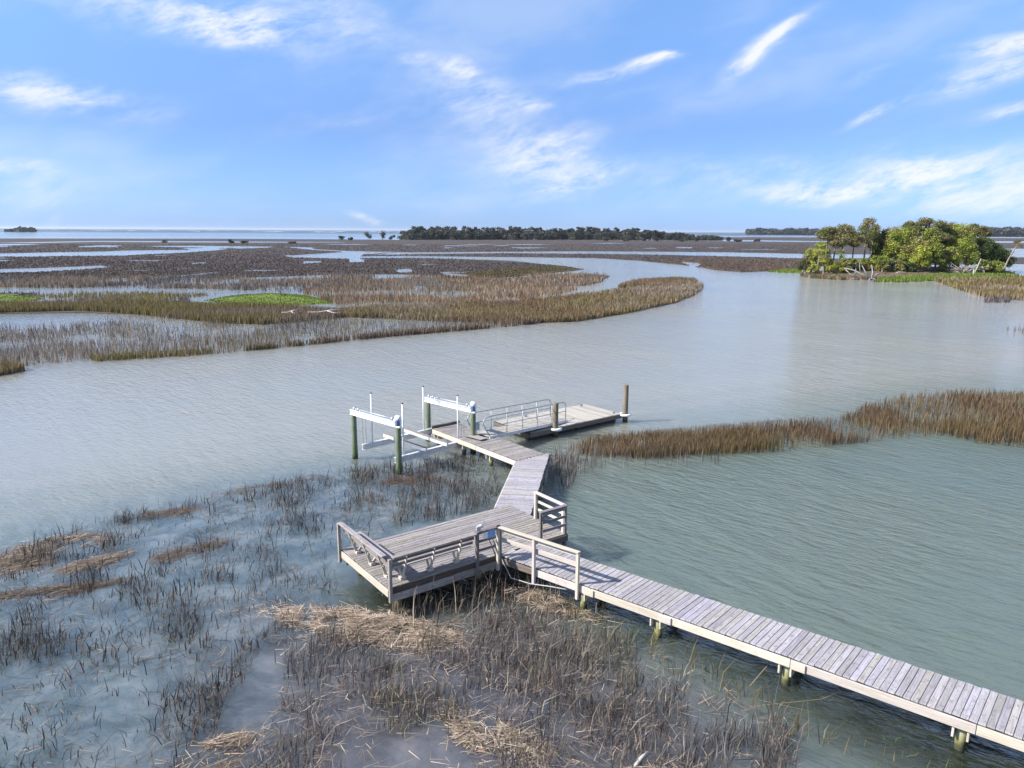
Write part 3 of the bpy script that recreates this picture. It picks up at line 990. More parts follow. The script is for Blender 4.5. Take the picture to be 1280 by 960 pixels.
def mat_px(name, cx, cy, hx, hy, tilt, n, label, h=.12, L=.42, cols=TAN, spread=.8):
    """heap of wrack: ellipse given in pixels, heaped higher in the middle"""
    a = RG.uniform(0, 2 * math.pi, n)
    edge = .55 + .75 * fbm(np.cos(a) * 1.6 + cx, np.sin(a) * 1.6 + cy, cx * .1)
    r = np.sqrt(RG.random(n)) * edge
    far = RG.random(n) < .16
    r[far] *= RG.uniform(1.0, 1.7, far.sum())
    ex, ey = r * np.cos(a) * hx, r * np.sin(a) * hy
    tl = R(tilt)
    q = np.stack([cx + ex * math.cos(tl) + ey * math.sin(tl), cy - ex * math.sin(tl) + ey * math.cos(tl)], 1)
    P = Uarr(q[:, 0], q[:, 1], 0)[:, :2]
    nz = fbm(P[:, 0] * 1.1, P[:, 1] * 1.1, cx)
    hh = h * np.clip(1.1 - r, .06, 1) * (.4 + 1.2 * nz)
    keep = RG.random(n) < np.clip((nz - .30) * 6, .08, 1)
    d = U(cx + 30 * math.cos(tl), cy - 30 * math.sin(tl)) - U(cx, cy)
    return straws(name, P[keep], L, cols, label, hh[keep], math.atan2(d.y, d.x), spread)


DKT = [(.11, .085, .068), (.15, .118, .092), (.075, .058, .05), (.22, .175, .135)]
mat_px('straw_mat', 455, 782, 100, 20, -7, 5200, 'large tan mat of matted straw in front of the platform corner', .26, .42)
mat_px('straw_mat', 545, 800, 42, 18, -12, 1500, 'tan end of the straw heap beside the grey clump', .2, .4)
mat_px('straw_mat', 20, 702, 62, 13, 12, 1300, 'ragged brown straw mat floating at the outer edge of the stems', .1, .5, TAN[:3] + DKT, .5)
mat_px('straw_mat', 85, 678, 62, 9, 9, 1200, 'pale topped straw mat beside the ragged brown one', .09, .5, TAN[:4] + DKT, .45)
mat_px('straw_mat', 120, 703, 50, 7, 14, 600, 'short straw streak below the pale topped mat', .07, .5, DKT + TAN[:2], .4)
mat_px('straw_mat', 40, 740, 90, 5, 8, 500, 'thin dark straw line drifting below the straw mats', .05, .5, DKT, .3)
mat_px('straw_mat', 110, 735, 50, 4, 12, 300, 'faint dark straw trail in the open shallows', .04, .5, DKT, .3)
mat_px('straw_mat', 240, 688, 55, 8, 14, 500, 'thin dark streak of straw beside the wide brown mat', .06, .5, DKT)
mat_px('straw_mat', 215, 640, 40, 5, 8, 350, 'small dark straw streak near the open creek', .05, .5, DKT)
mat_px('straw_mat', 325, 609, 75, 4, 10, 350, 'long dark line of straw drifted at the creek edge', .05, .55, DKT)
mat_px('straw_mat', 615, 920, 75, 24, -22, 1500, 'pale straw heap lying across the dense grey stems', .14, .4)
mat_px('straw_mat', 270, 945, 60, 22, 22, 1000, 'brown straw swept together in the muddy shallows', .12, .45, TAN[:3] + DKT)
mat_px('straw_mat', 520, 601, 45, 5, 1, 700, 'rusty brown straw caught against the boat lift post', .12, .4, [(.13, .08, .055), (.17, .115, .08), (.09, .06, .045)])
mat_px('straw_mat', 690, 755, 60, 12, -20, 700, 'loose straw under the walkway corner', .08, .4)
mat_px('straw_mat', 850, 537, 150, 1.8, 5, 700, 'dark wrack line along the back of the right reed bed', .12, .5, DKT)
mat_px('straw_mat', 680, 379.5, 60, 1.6, 2, 500, 'pale bleached straw line on the marsh point', .15, 1.2, [(.5, .42, .34), (.42, .35, .27)])
mat_px('straw_mat', 420, 391, 90, 1.5, 2, 400, 'bleached straw line behind the olive reeds', .15, 1.2, [(.5, .42, .34), (.36, .29, .22)])
mat_px('straw_mat', 820, 975, 60, 14, 0, 400, 'tan straw at the foot of the near shallows', .1, .4)
q = sample_world(DENSE, 85)
q = q[fbm(q[:, 0] * .7, q[:, 1] * .7, 61) > .40]
straws('fallen_straw', q, .40, STEM + DEADGREY * 2 + DKT + TAN[:2], 'dull tangle of broken stems lying in the muddy shallows', .12, .2, 1.2, wd=.013)
q = sample_world(DENSE, 9)
straws('fallen_straw', q, .42, TAN, 'single tan straws lying over the muddy shallows', .12, .2, 1.2, wd=.014)
q = sample_world(NEAR_L, 22)
q = q[fbm(q[:, 0] * .5, q[:, 1] * .5, 44) > .40]
straws('fallen_straw', q, .38, DKT + STEM + TAN[:1], 'single brown straws floating on the shallow water', .02, .3, .9)


# green hummocks
def hummock(name, poly_px, h, label, nb, cols, matn='grass_turf', bh=.22, base=0.0):
    pw = rough_poly(poly_px, 1.6, .35, 5.5)
    c = np.mean(pw, 0)
    rings = [1.0, .85, .62, .35, .12]
    V, F = [], []
    n = len(pw)
    for k, r in enumerate(rings):
        for i, p in enumerate(pw):
            x, y = c[0] + (p[0] - c[0]) * r, c[1] + (p[1] - c[1]) * r
            z = -.1 if k == 0 else base + h * (1 - r ** 2) * (.75 + .5 * fbm(np.array([x * .5]), np.array([y * .5]), 9)[0])
            V.append((x, y, z))
    for k in range(len(rings) - 1):
        for i in range(n):
            j = (i + 1) % n
            F.append((k * n + i, k * n + j, (k + 1) * n + j, (k + 1) * n + i))
    F.append(tuple((len(rings) - 1) * n + i for i in range(n)))
    o = mesh_obj(name, V, F, matn, smooth=True)
    tag(o, label, 'island', kind='structure')
    if nb:
        q = sample_px(poly_px, nb)
        P = Uarr(q[:, 0], q[:, 1], 0)
        d = np.array(pw) - c
        ang = np.arctan2(d[:, 1], d[:, 0])
        od = np.argsort(ang)
        rr = np.linalg.norm(d, axis=1)
        pa = np.arctan2(P[:, 1] - c[1], P[:, 0] - c[0])
        rmax = np.interp(pa, ang[od], rr[od], period=2 * math.pi)
        r = np.linalg.norm(P[:, :2] - c, axis=1) / rmax
        P[:, 2] = np.maximum(base + h * (1 - np.clip(r, 0, 1) ** 2) * .9 - .05, 0)
        N = len(P)
        dist = np.linalg.norm(P[:, :2], axis=1)
        blades('grass_cover', P, bh * RG.uniform(.5, 1.4, N), dist / FPX * RG.uniform(.8, 2, N), RG.normal(0, .08, (N, 2)), pal(N, cols, None, .25), 'reed', label.replace('island', 'grass blades') + ' grass', 'grass', seg=1)
    return o


GREEN = [(.125, .185, .028), (.155, .21, .035), (.10, .15, .025), (.19, .215, .06)]
hummock('grass_island', [(254, 376), (290, 370), (340, 367), (385, 370), (421, 379), (380, 381.5), (330, 381.5), (285, 379)], .55, 'low bright green grassy hummock with a dead snag on it', 5000, GREEN)
hummock('grass_island', [(-60, 369), (0, 367), (30, 369), (56, 374), (30, 378), (0, 381), (-60, 382)], .5, 'low bright green grassy hummock with a dark log, cut by the picture edge', 3000, GREEN)
# wooded island ground
hummock('wooded_island', [(1000, 344.5), (1012, 347.5), (1040, 349.5), (1075, 350), (1110, 350), (1160, 349), (1215, 347.5), (1262, 345), (1274, 341.5), (1262, 338), (1200, 335.5), (1100, 335), (1030, 337), (1004, 341)], 1.5, 'brown soil bank of the wooded island', 0, GREEN, 'bank_soil')
hummock('grass_shore', [(1092, 352.5), (1105, 347.5), (1160, 345.2), (1215, 344.6), (1262, 343.6), (1275, 345), (1240, 349), (1200, 350.5), (1160, 351.5), (1125, 353)], .55, 'bright green marsh grass strip along the wooded island', 7000, GREEN, bh=.55)
hummock('grass_shore', [(958, 339.5), (985, 337), (1004, 337.4), (1004, 341.6), (975, 341)], .4, 'small bright green grass strip left of the wooded island', 1200, GREEN, bh=.3)


# ------------------------------------------------------------------ trees
def leafcloud(centres, radii, nper, size, cols, flat=1.0, shell=.55, elong=1.6):
    """leaf-sized faces spread through clumps; returns verts, faces, colours"""
    Vs, Cs = [], []
    for (c, r, n, col) in zip(centres, radii, nper, cols):
        d = RG.normal(0, 1, (n, 3))
        d /= np.linalg.norm(d, axis=1)[:, None]
        rr = (shell + (1 - shell) * RG.random(n) ** .6)[:, None] * RG.uniform(.55, 1.35, (n, 1))
        p = np.array(c) + d * rr * np.array(r)
        a = RG.normal(0, 1, (n, 3))
        a[:, 2] *= .6
        a /= np.linalg.norm(a, axis=1)[:, None]
        b_ = np.cross(a, RG.normal(0, 1, (n, 3)))
        b_ /= np.linalg.norm(b_, axis=1)[:, None] + 1e-9
        s = size * RG.uniform(.5, 1.3, (n, 1))
        Vs.append(np.stack([p - a * s * elong * .5, p + b_ * s * .5, p + a * s * elong * .5, p - b_ * s * .5], 1).reshape(-1, 3))
        Cs.append(np.repeat(np.array(col) * RG.uniform(.65, 1.35, (n, 1)) * RG.uniform(.92, 1.08, (n, 3)), 4, 0))
    V = np.concatenate(Vs)
    C = np.concatenate(Cs)
    F = np.arange(len(V)).reshape(-1, 4)
    return V, F, C


def bark_tubes(parts, col):
    V, F, n0 = [], [], 0
    for pts, rad in parts:
        v, f = tube_geo(pts, rad, 6, False)
        V += [tuple(x) for x in v]
        F += [tuple(i + n0 for i in q) for q in f]
        n0 += len(v)
    V = np.array(V)
    C = np.array(col)[None] * RG.uniform(.75, 1.25, (len(V), 1))
    return V, np.array(F), C


PINE_C = [(0.16, 0.17, 0.055), (0.2, 0.19, 0.075), (0.12, 0.14, 0.045), (0.23, 0.2, 0.095)]
OAK_C = [(0.21, 0.25, 0.05), (0.27, 0.3, 0.065), (0.15, 0.19, 0.04), (0.29, 0.27, 0.09)]
BRIGHT_C = [(0.34, 0.37, 0.06), (0.41, 0.42, 0.085), (0.26, 0.31, 0.05), (0.3, 0.28, 0.09)]
DARK_C = [(0.075, 0.11, 0.035), (0.11, 0.145, 0.045), (0.06, 0.09, 0.03)]
BARK = (.20, .165, .135)


def tree(px, py, kind, H, wdt, label, cols, name, group='trees on the wooded island'):
    b0 = U(px, py, 0)
    g0 = .9 if name != 'far' else 0
    root = thing(name, label, 'tree', (b0.x, b0.y, g0 - .3), group)
    mw = WM[root.name]
    tubes, C0, RR, NN, CC = [], [], [], [], []
    lx, ly = rnd.uniform(-.5, .5), rnd.uniform(-.4, .4)
    if kind == 'pine':
        top = Vector((lx, ly, H * .9))
        r0 = .13 + H * .008
        tubes.append(([(0, 0, 0), (lx * .3, ly * .2, H * .35), (lx * .7, ly * .7, H * .7), tuple(top)], [r0, r0 * .8, r0 * .55, .04]))
        n = 13
        for i in range(n):
            zf = rnd.uniform(.56, .96)
            a = i * 2.4 + rnd.uniform(-.4, .4)
            rr = wdt * .5 * rnd.uniform(.3, .8) * (1.25 - (zf - .62) * 1.7)
            s = Vector((lx * zf, ly * zf, H * (zf - .08)))
            e = Vector((lx * zf + rr * math.cos(a), ly * zf + rr * math.sin(a), H * zf + .2))
            tubes.append(([s, s.lerp(e, .5) + Vector((0, 0, .15)), e], [.07, .05, .025]))
            C0.append(e)
            q = wdt * rnd.uniform(.2, .3)
            RR.append((q, q, q * .6))
            NN.append(int(400 * rnd.uniform(.7, 1.2)))
            CC.append(rnd.choice(cols))
        C0.append(top + Vector((0, 0, .2)))
        RR.append((wdt * .22, wdt * .22, wdt * .13))
        NN.append(300)
        CC.append(rnd.choice(cols))
        size = .22
    else:
        base_f = .12 if kind == 'oak' else .0
        r0 = .16 + H * .012
        tubes.append(([(0, 0, 0), (lx * .4, ly * .4, H * .3), (lx, ly, H * .62)], [r0, r0 * .75, r0 * .4]))
        n = 15 if kind == 'oak' else 7
        for i in range(n):
            a = i * 2.4 + rnd.uniform(-.5, .5)
            zf = base_f + .16 + (1 - base_f - .26) * ((i + .5) / n)
            prof = math.sin(math.pi * min(1, .28 + zf * .72)) ** .7
            rr = wdt * .5 * prof * rnd.uniform(.45, .9)
            e = Vector((lx * zf + rr * math.cos(a), ly * zf + rr * math.sin(a), H * zf))
            s = Vector((lx * .6, ly * .6, H * max(.1, zf - .22)))
            tubes.append(([s, s.lerp(e, .55) + Vector((0, 0, .12)), e], [.08, .055, .02]))
            C0.append(e)
            q = wdt * rnd.uniform(.17, .27)
            RR.append((q, q, q * rnd.uniform(.6, .85)))
            NN.append(int((440 if kind == 'oak' else 250) * rnd.uniform(.7, 1.25)))
            CC.append(rnd.choice(cols))
        C0.append(Vector((lx, ly, H * .9)))
        RR.append((wdt * .2, wdt * .2, H * .1))
        NN.append(280)
        CC.append(rnd.choice(cols))
        size = .23
    V, F, C = bark_tubes(tubes, BARK)
    np_mesh('trunk', V, F, 'bark', None, C, root, mw)
    V, F, C = leafcloud(C0, RR, NN, size, CC)
    np_mesh('crown', V, F, 'leaf', None, C, root, mw)
    return root


IT = [(1030, 342, 'pine', 11.2, 5.5, 'round crowned pine above the left palmettos of the wooded island'),
      (1049, 342.5, 'pine', 12.0, 5.8, 'tall pine beside the open gap in the island trees, second pine from the palmettos'),
      (1078, 342, 'pine', 13.0, 6.2, 'tall umbrella topped pine standing over the open gap in the island trees'),
      (1086, 341, 'pine', 11.4, 3.8, 'slim pine next to the tall umbrella topped pine'),
      (1128, 340, 'pine', 12.9, 4.6, 'pine with a small dark tuft rising above the bright green oak'),
      (1150, 340, 'pine', 13.2, 5.4, 'tallest twin topped pine in the middle of the wooded island'),
      (1168, 341, 'pine', 12.6, 5.6, 'olive pine right of the tallest pine'),
      (1224, 340, 'pine', 11.4, 4.6, 'thin brownish pine at the right end of the wooded island'),
      (1014, 342, 'oak', 5.6, 4.2, 'loose yellow green tree at the left tip among the palmettos', BRIGHT_C),
      (1024, 340, 'oak', 7.2, 4.6, 'slim leafy tree behind the tallest left palmetto', OAK_C),
      (1040, 340, 'pine', 10.6, 5.0, 'lower pine between the two left pines'),
      (1064, 340, 'pine', 10.2, 4.4, 'short pine left of the umbrella topped pine'),
      (1140, 339, 'pine', 12.4, 4.8, 'pine showing between the small dark tuft and the tallest pine'),
      (1182, 339, 'pine', 12.2, 5.2, 'pine behind the vivid green broad topped oak'),
      (1208, 339, 'pine', 11.8, 4.8, 'pine behind the pale green oak'),
      (1096, 340, 'oak', 9.0, 4.6, 'slender dark oak between gap and bright oak', DARK_C + OAK_C),
      (1150, 345, 'oak', 6.6, 4.8, 'small bright oak at the front of the middle trees', BRIGHT_C),
      (1168, 344, 'oak', 7.4, 5.0, 'leafy oak before the shaded hollow', OAK_C),
      (1186, 344, 'oak', 6.4, 4.4, 'low oak left of the grey dead brush', OAK_C + BRIGHT_C),
      (1104, 341, 'oak', 11.0, 5.0, 'dark green tree closing the open gap in the island trees', DARK_C),
      (1116, 343, 'oak', 11.3, 6.4, 'broad bright yellow green oak beside the open gap', BRIGHT_C),
      (1131, 342, 'oak', 11.2, 6.2, 'leafy oak behind the bright yellow green oak', OAK_C),
      (1143, 344, 'oak', 8.2, 5.2, 'lower leafy oak in the middle of the wooded island', OAK_C),
      (1158, 341, 'oak', 11.0, 6.0, 'mid green oak under the tallest pine', OAK_C),
      (1180, 341, 'oak', 11.3, 6.4, 'large oak with shaded hollow under it', OAK_C + DARK_C),
      (1195, 341, 'oak', 12.3, 7.2, 'vivid green broad topped oak on the right of the wooded island', BRIGHT_C),
      (1206, 343, 'oak', 8.6, 5.6, 'pale green oak over the grey dead brush', BRIGHT_C + OAK_C),
      (1222, 341, 'oak', 8.8, 6.4, 'dark round oak beside the leaning post', OAK_C + DARK_C),
      (1237, 341, 'oak', 7.4, 6.2, 'dark green tree sloping down to the island end', DARK_C),
      (1250, 341, 'oak', 5.6, 5.2, 'lowest dark tree at the right tip of the wooded island', DARK_C)]
for row in IT:
    px, py, kind, H, wdt, lab = row[:6]
    cols = row[6] if len(row) > 6 else PINE_C
    tree(px, py, kind, H, wdt, lab, cols, 'pine_tree' if kind == 'pine' else 'oak_tree')
for i, (px, py, H, wdt, cols, lab) in enumerate([
        (1003, 344, 3.4, 3.6, [(.16, .13, .09), (.10, .11, .04)], 'brownish shrub on the eroded left tip'), (1018, 345.5, 2.2, 2.6, BRIGHT_C, 'small bright shrub on the brown bank'),
        (1036, 345, 3.4, 3.6, BRIGHT_C, 'yellow green shrub below the round crowned pine'), (1045, 345.5, 2.8, 3.2, BRIGHT_C + OAK_C, 'light green shrub above the brown bank'),
        (1054, 345, 3.4, 3.6, OAK_C, 'green shrub under the open gap, beside the brown bank'), (1066, 344.5, 3.6, 3.8, OAK_C + DARK_C, 'dark shrub behind the bleached fallen tree'),
        (1079, 344, 3.4, 4.0, OAK_C, 'leafy shrub under the umbrella topped pine'), (1092, 344, 4.2, 4.4, BRIGHT_C + OAK_C, 'tall shrub between the gap and the bright oak'),
        (1102, 345, 4.2, 4.0, OAK_C, 'round shrub at the foot of the bright yellow green oak'), (1120, 345, 3.2, 4.2, OAK_C + DARK_C, 'low shrub under the bright yellow green oak'),
        (1136, 345, 2.6, 3.6, DARK_C, 'dark low shrub in front of the middle oaks'), (1230, 344, 3.2, 4.0, DARK_C + OAK_C, 'dark shrub beside the leaning grey post'),
        (1245, 344, 2.8, 3.8, OAK_C, 'pale shrub near the leaning palm'), (1178, 344.4, 1.8, 3.0, OAK_C, 'tiny shrub at the edge of the grass strip')]):
    tree(px, py, 'shrub', H, wdt, lab, cols, 'shrub')


def palm(px, py, H, lean, label, cols, fr=18, fl=1.5):
    b0 = U(px, py, 0)
    root = thing('palmetto', label, 'palm', (b0.x, b0.y, .5), 'palmettos on the wooded island')
    mw = WM[root.name]
    top = Vector((lean[0], lean[1], H))
    V, F, C = bark_tubes([([(0, 0, 0), (lean[0] * .35, lean[1] * .35, H * .45), tuple(top)], [.2, .17, .15])], (.24, .20, .165))
    np_mesh('trunk', V, F, 'bark', None, C, root, mw)
    Vs, Cs = [], []
    for i in range(fr):
        a = 2.4 * i
        el_ = rnd.uniform(-.6, 1.3)
        d = Vector((math.cos(a) * math.cos(el_), math.sin(a) * math.cos(el_), math.sin(el_)))
        sdv = Vector((-math.sin(a), math.cos(a), 0))
        up = d.cross(sdv)
        hub = top + d * fl * .45
        for k in range(9):
            f_ = (k - 4) / 4 * 1.25
            dd = (d * math.cos(f_) + sdv * math.sin(f_))
            tip = hub + dd * fl * .75 * rnd.uniform(.85, 1.1) - Vector((0, 0, .18 * fl * rnd.random()))
            s_ = (sdv * math.cos(f_) - d * math.sin(f_)) * .07
            mid = hub.lerp(tip, .5)
            Vs += [tuple(hub), tuple(mid + s_), tuple(tip), tuple(mid - s_)]
        Cs += [rnd.choice(cols)] * 36
    V = np.array(Vs)
    np_mesh('fronds', V, np.arange(len(V)).reshape(-1, 4), 'leaf', None, np.array(Cs) * RG.uniform(.8, 1.2, (len(V), 1)), root, mw)


palm(1007, 343.5, 4.6, (.2, 0), 'small palmetto at the left tip of the wooded island', OAK_C)
palm(1021, 344, 6.0, (.3, .1), 'tallest left palmetto with yellow green fans', BRIGHT_C, 26, 1.8)
palm(1029, 345, 3.6, (-.2, 0), 'short palmetto leaning over the brown bank', BRIGHT_C, 22, 1.6)
palm(1048, 344, 4.4, (.1, 0), 'palmetto below the second pine', OAK_C, 22, 1.6)
palm(1253, 342.5, 7.0, (3.1, .5), 'leaning palm with a browned crown at the right tip of the wooded island', [(.22, .15, .05), (.17, .15, .04)], 16, 1.4)


def branchy(name, px, py, label, cat, segs, mat='drift_wood', z=.15, parent_loc=None):
    """bleached wood: one mesh of tapering limbs; segs: list of (points, radii) in metres from the base"""
    b0 = U(px, py, 0)
    V, F, n0 = [], [], 0
    for pts, rad in segs:
        v, f = tube_geo(pts, rad, 6)
        V += v
        F += [tuple(i + n0 for i in q) for q in f]
        n0 += len(v)
    o = mesh_obj(name, V, F, mat, None, Matrix.Translation((b0.x, b0.y, z)), smooth=True)
    return tag(o, label, cat)


branchy('fallen_tree', 1086, 350, 'bleached fallen tree with roots and upturned limbs on the island shore', 'driftwood',
        [([(.6, 0, 0), (-1.6, .6, 1.2), (-3.4, .9, 2.0), (-5.2, 1.3, 2.4)], [.3, .24, .17, .06]), ([(0, 0, .3), (-.9, .2, 1.7), (-1.8, .3, 3.2)], [.2, .14, .05]),
         ([(.6, 0, 0), (.7, 0, 1.5), (.4, .2, 3.2)], [.24, .16, .05]), ([(.6, 0, .2), (1.6, 0, 1.2), (2.6, .3, 1.1)], [.2, .13, .05]), ([(.4, 0, .3), (1.5, -.2, -.1), (2.2, -.3, -.2)], [.18, .12, .05]),
         ([(-1.6, .6, 1.2), (-2.2, .2, 2.4), (-2.3, .2, 3.8)], [.14, .09, .04]), ([(.4, 0, .2), (-.2, -.5, -.1), (-.6, -.8, -.2)], [.2, .14, .06]), ([(.5, .1, .5), (1.4, .2, .6), (2.0, 0, .2)], [.15, .1, .04])])
branchy('drift_log', 1068, 349.5, 'bleached forked log propped on the island bank', 'driftwood',
        [([(1.0, 0, -.1), (-.8, .4, 1.0), (-2.0, .6, 2.1)], [.22, .17, .07]), ([(-.2, .2, .6), (.3, .3, 1.6), (.2, .3, 2.4)], [.12, .09, .04]), ([(1.0, 0, .0), (-.4, -.5, .1), (-1.6, -.8, -.1)], [.2, .15, .06])])
branchy('drift_log', 1126, 346.5, 'small curved bleached log lying at the foot of the oaks', 'driftwood', [([(-1.8, 0, .1), (-.6, .1, .7), (.8, 0, .6), (1.8, 0, .1)], [.08, .15, .16, .06]), ([(0, 0, .6), (-.9, 0, .2)], [.1, .05])], z=.5)
segs = []
for i in range(34):
    a, e = rnd.uniform(0, 6.28), rnd.uniform(.1, 1.2)
    L = rnd.uniform(1.6, 3.8)
    d = Vector((math.cos(a) * math.cos(e) * 1.3, math.sin(a) * math.cos(e), math.sin(e)))
    segs.append(([(rnd.uniform(-.8, .8), rnd.uniform(-.5, .5), 0), tuple(d * L * .5 + Vector((0, 0, .2))), tuple(d * L)], [.09, .06, .02]))
branchy('dead_brush', 1204, 345, 'grey leafless brush of dead branches on the wooded island', 'dead bush', segs, z=.5)
branchy('dead_snag', 1217, 345.5, 'pale leaning snag standing beside the dead brush', 'snag', [([(0, 0, 0), (.6, 0, 1.8), (1.3, .1, 3.9)], [.15, .13, .08])], z=.4)
branchy('dead_snag', 1216, 347, 'short white stump post on the green grass strip', 'snag', [([(0, 0, 0), (.02, 0, .8), (0, 0, 1.7)], [.17, .16, .14])], z=.2)
branchy('dead_snag', 353, 374, 'dark crooked snag on the green hummock', 'snag', [([(0, 0, 0), (-.3, 0, .7), (-.9, .1, 1.2), (-.9, .1, 1.8)], [.08, .07, .05, .02]), ([(-.3, 0, .7), (.0, 0, 1.2)], [.05, .02]), ([(-.9, .1, 1.2), (-1.2, .1, 1.5)], [.04, .015])], 'dark_wood', .35)
branchy('drift_log', 22, 372.5, 'dark log lying on the green hummock beside the reeds', 'driftwood', [([(-1.6, 0, .2), (0, 0, .15), (1.8, .1, .4)], [.05, .12, .06]), ([(.6, 0, .2), (1.0, 0, .8)], [.07, .02])], 'dark_wood', .3)
for px, py, sx, lab in [(405, 397, .75, 'bleached forked driftwood log on the reed bank across the creek'), (362, 397.5, .4, 'short pale driftwood log beside the forked one')]:
    branchy('drift_log', px, py, lab, 'driftwood', [([(-2.6 * sx, 0, .3), (-1 * sx, .3, .25), (1 * sx, 0, .5), (2.6 * sx, .3, .6)], [.04, .09, .10, .04]), ([(.6 * sx, 0, .45), (1.8 * sx, -.8, .3), (2.8 * sx, -1, .35)], [.08, .06, .02])], z=.35)
branchy('drift_log', 803, 953, 'short bleached log end in the near straw', 'driftwood', [([(-.3, -.25, .02), (-.05, -.02, .14), (.22, .2, .2)], [.05, .075, .045])], z=.02)
bpy.data.objects[COL.objects[-1].name].scale = (.6, .6, .6)


# ------------------------------------------------------------------ far woods
def far_wood(name, x0, x1, yb, H, wdt, n, label, cols, rows=2, leaf=1.2, hvar=.25, taper=0, dist=None, cat='woods', trunk=True):
    Cc, RR, NN, CCl, tubes = [], [], [], [], []
    for i in range(n):
        f_ = (i + rnd.random()) / n
        px = x0 + (x1 - x0) * f_
        if dist:
            d = ray(px, yb)
            k = dist / d[1]
            b0 = Vector((d[0] * k, dist * (1 + .03 * rnd.random()), 0))
        else:
            b0 = U(px, yb - rnd.random() * .6, 0)
        h = H * rnd.uniform(1 - hvar, 1 + hvar * .6) * (1 - taper * f_)
        if f_ < .04 or f_ > .96:
            h *= .75
        tubes.append(([b0, b0 + Vector((0, 0, h * .5)), b0 + Vector((rnd.uniform(-.5, .5), 0, h * .85))], [.35, .28, .15]))
        for j in range(rnd.randint(6, 8)):
            zf = rnd.uniform(.1, .93)
            q = wdt * rnd.uniform(.28, .48) * (1.2 - .5 * zf)
            Cc.append((b0.x + rnd.uniform(-.4, .4) * wdt, b0.y + rnd.uniform(-.4, .4) * wdt, h * zf))
            RR.append((q, q, q * .6))
            NN.append(70)
            CCl.append(rnd.choice(cols))
    V, F, C = leafcloud(Cc, RR, NN, leaf, CCl, shell=.3)
    V2, F2, C2 = bark_tubes(tubes, (.12, .10, .085))
    nb = len(V)
    o = np_mesh(name, np.concatenate([V, V2]), np.concatenate([F, F2 + nb]), 'leaf', None, np.concatenate([C, C2]))
    return tag(o, label, cat, kind='stuff')


FARC = [(.052, .064, .046), (.064, .074, .052), (.088, .086, .068), (.045, .056, .046), (.10, .094, .078)]
far_wood('far_woods', 505, 800, 299.6, 14.0, 9, 130, 'long dark wood on the far side of the marsh', FARC)
far_wood('far_woods', 508, 795, 299.8, 9, 10, 90, 'lower undergrowth in front of the long dark wood', FARC)
far_wood('far_woods', 780, 862, 300.2, 14.0, 9, 42, 'right end of the long wood, thinning out', FARC, taper=.45)
far_wood('far_woods', 855, 900, 300.6, 7, 8, 14, 'low trees tapering off from the long wood', FARC, taper=.4)
far_wood('far_woods', 940, 1060, 292, 22, 30, 60, 'distant tree line beyond the flats', FARC, leaf=5, dist=2900)
far_wood('far_woods', 1180, 1330, 292, 26, 30, 90, 'tall distant tree line behind the wooded island', FARC, leaf=5, dist=2350)
far_wood('far_woods', 8, 37, 291.6, 10, 16, 14, 'tiny wooded islet far out near the sea', FARC, leaf=4, dist=2000)
for i, (px, py, h, wd_, lab) in enumerate([(428, 300.4, 4.5, 7, 'small dark bush on the far flat, leftmost before the twin trees'), (438, 300.6, 3, 5, 'low bush next to the small dark bush on the far flat'), (460, 300.4, 9, 8, 'first of the twin trees left of the long wood'), (478, 300.3, 10, 8, 'second of the twin trees left of the long wood'), (490, 300.4, 5, 7, 'low bush between the twin trees and the long wood'),
                                         (288, 304.2, 3.0, 4, 'tiny dark bush on the far grassy levee'), (306, 304.4, 1.8, 5, 'flat dark bush on the far grassy levee'), (366, 304.6, 2.0, 7, 'flat dark bush standing alone on the far flats'), (205, 303.4, 1.8, 6, 'low bush on the far levee beside the pale creek'), (758, 302.2, 5, 8, 'round bush before the long wood'),
                                         (783, 302, 3.6, 8, 'low bush before the right end of the long wood'), (805, 302, 4.2, 6, 'bush before the thinning trees'), (822, 302, 4.0, 6, 'bush beside the pale pool on the far flats'), (855, 302.4, 3, 10, 'wide low bush on the far flats'), (872, 302.4, 4, 6, 'dark bush beside the wide low bush'), (888, 302.4, 4.6, 6, 'upright dark bush on the far flats'), (911, 302.4, 6, 5, 'pointed small tree on the far flats'), (922, 302.6, 3, 9, 'low scrub by the pointed small tree'), (945, 302.6, 3.6, 7, 'last dark bush toward the wooded island')]):
    b0 = U(px, py, 0)
    root = thing('far_bush', lab, 'bush', (b0.x, b0.y, 0), 'bushes scattered on the far flats')
    cs = [(rnd.uniform(-.35, .35) * wd_, rnd.uniform(-.3, .3) * wd_, h * rnd.uniform(.3, .8)) for _ in range(6)]
    V, F, C = leafcloud(cs, [(wd_ * .25, wd_ * .25, h * .25)] * 6, [36] * 6, 1.0, [rnd.choice(FARC) for _ in cs], shell=.2)
    np_mesh('crown', V, F, 'leaf', None, C, root, WM[root.name])
    V, F, C = bark_tubes([([(0, 0, -.1), (0, 0, h * .4), (.2, 0, h * .7)], [.18, .14, .06])], (.12, .1, .08))
    np_mesh('trunk', V, F, 'bark', None, C, root, WM[root.name])

# surf out at sea
vs, fs = [], []
for i in range(46):
    px, dd = rnd.uniform(-20, 500), rnd.uniform(3200, 7000)
    d = ray(px, 300)
    x = d[0] / d[1] * dd
    L = rnd.uniform(8, 40)
    n0 = len(vs)
    vs += [(x - L, dd, .02), (x + L, dd, .02), (x + L * .6, dd + 26, .02), (x, dd + 16, .7), (x - L * .7, dd + 30, .02)]
    fs += [(n0, n0 + 1, n0 + 3), (n0 + 1, n0 + 2, n0 + 3), (n0, n0 + 3, n0 + 4)]
tag(mesh_obj('surf', vs, fs, 'foam_white'), 'white lines of breaking surf out at sea', 'surf', kind='stuff')

# ------------------------------------------------------------------ pier
ZD = .82
ZDK = ZD


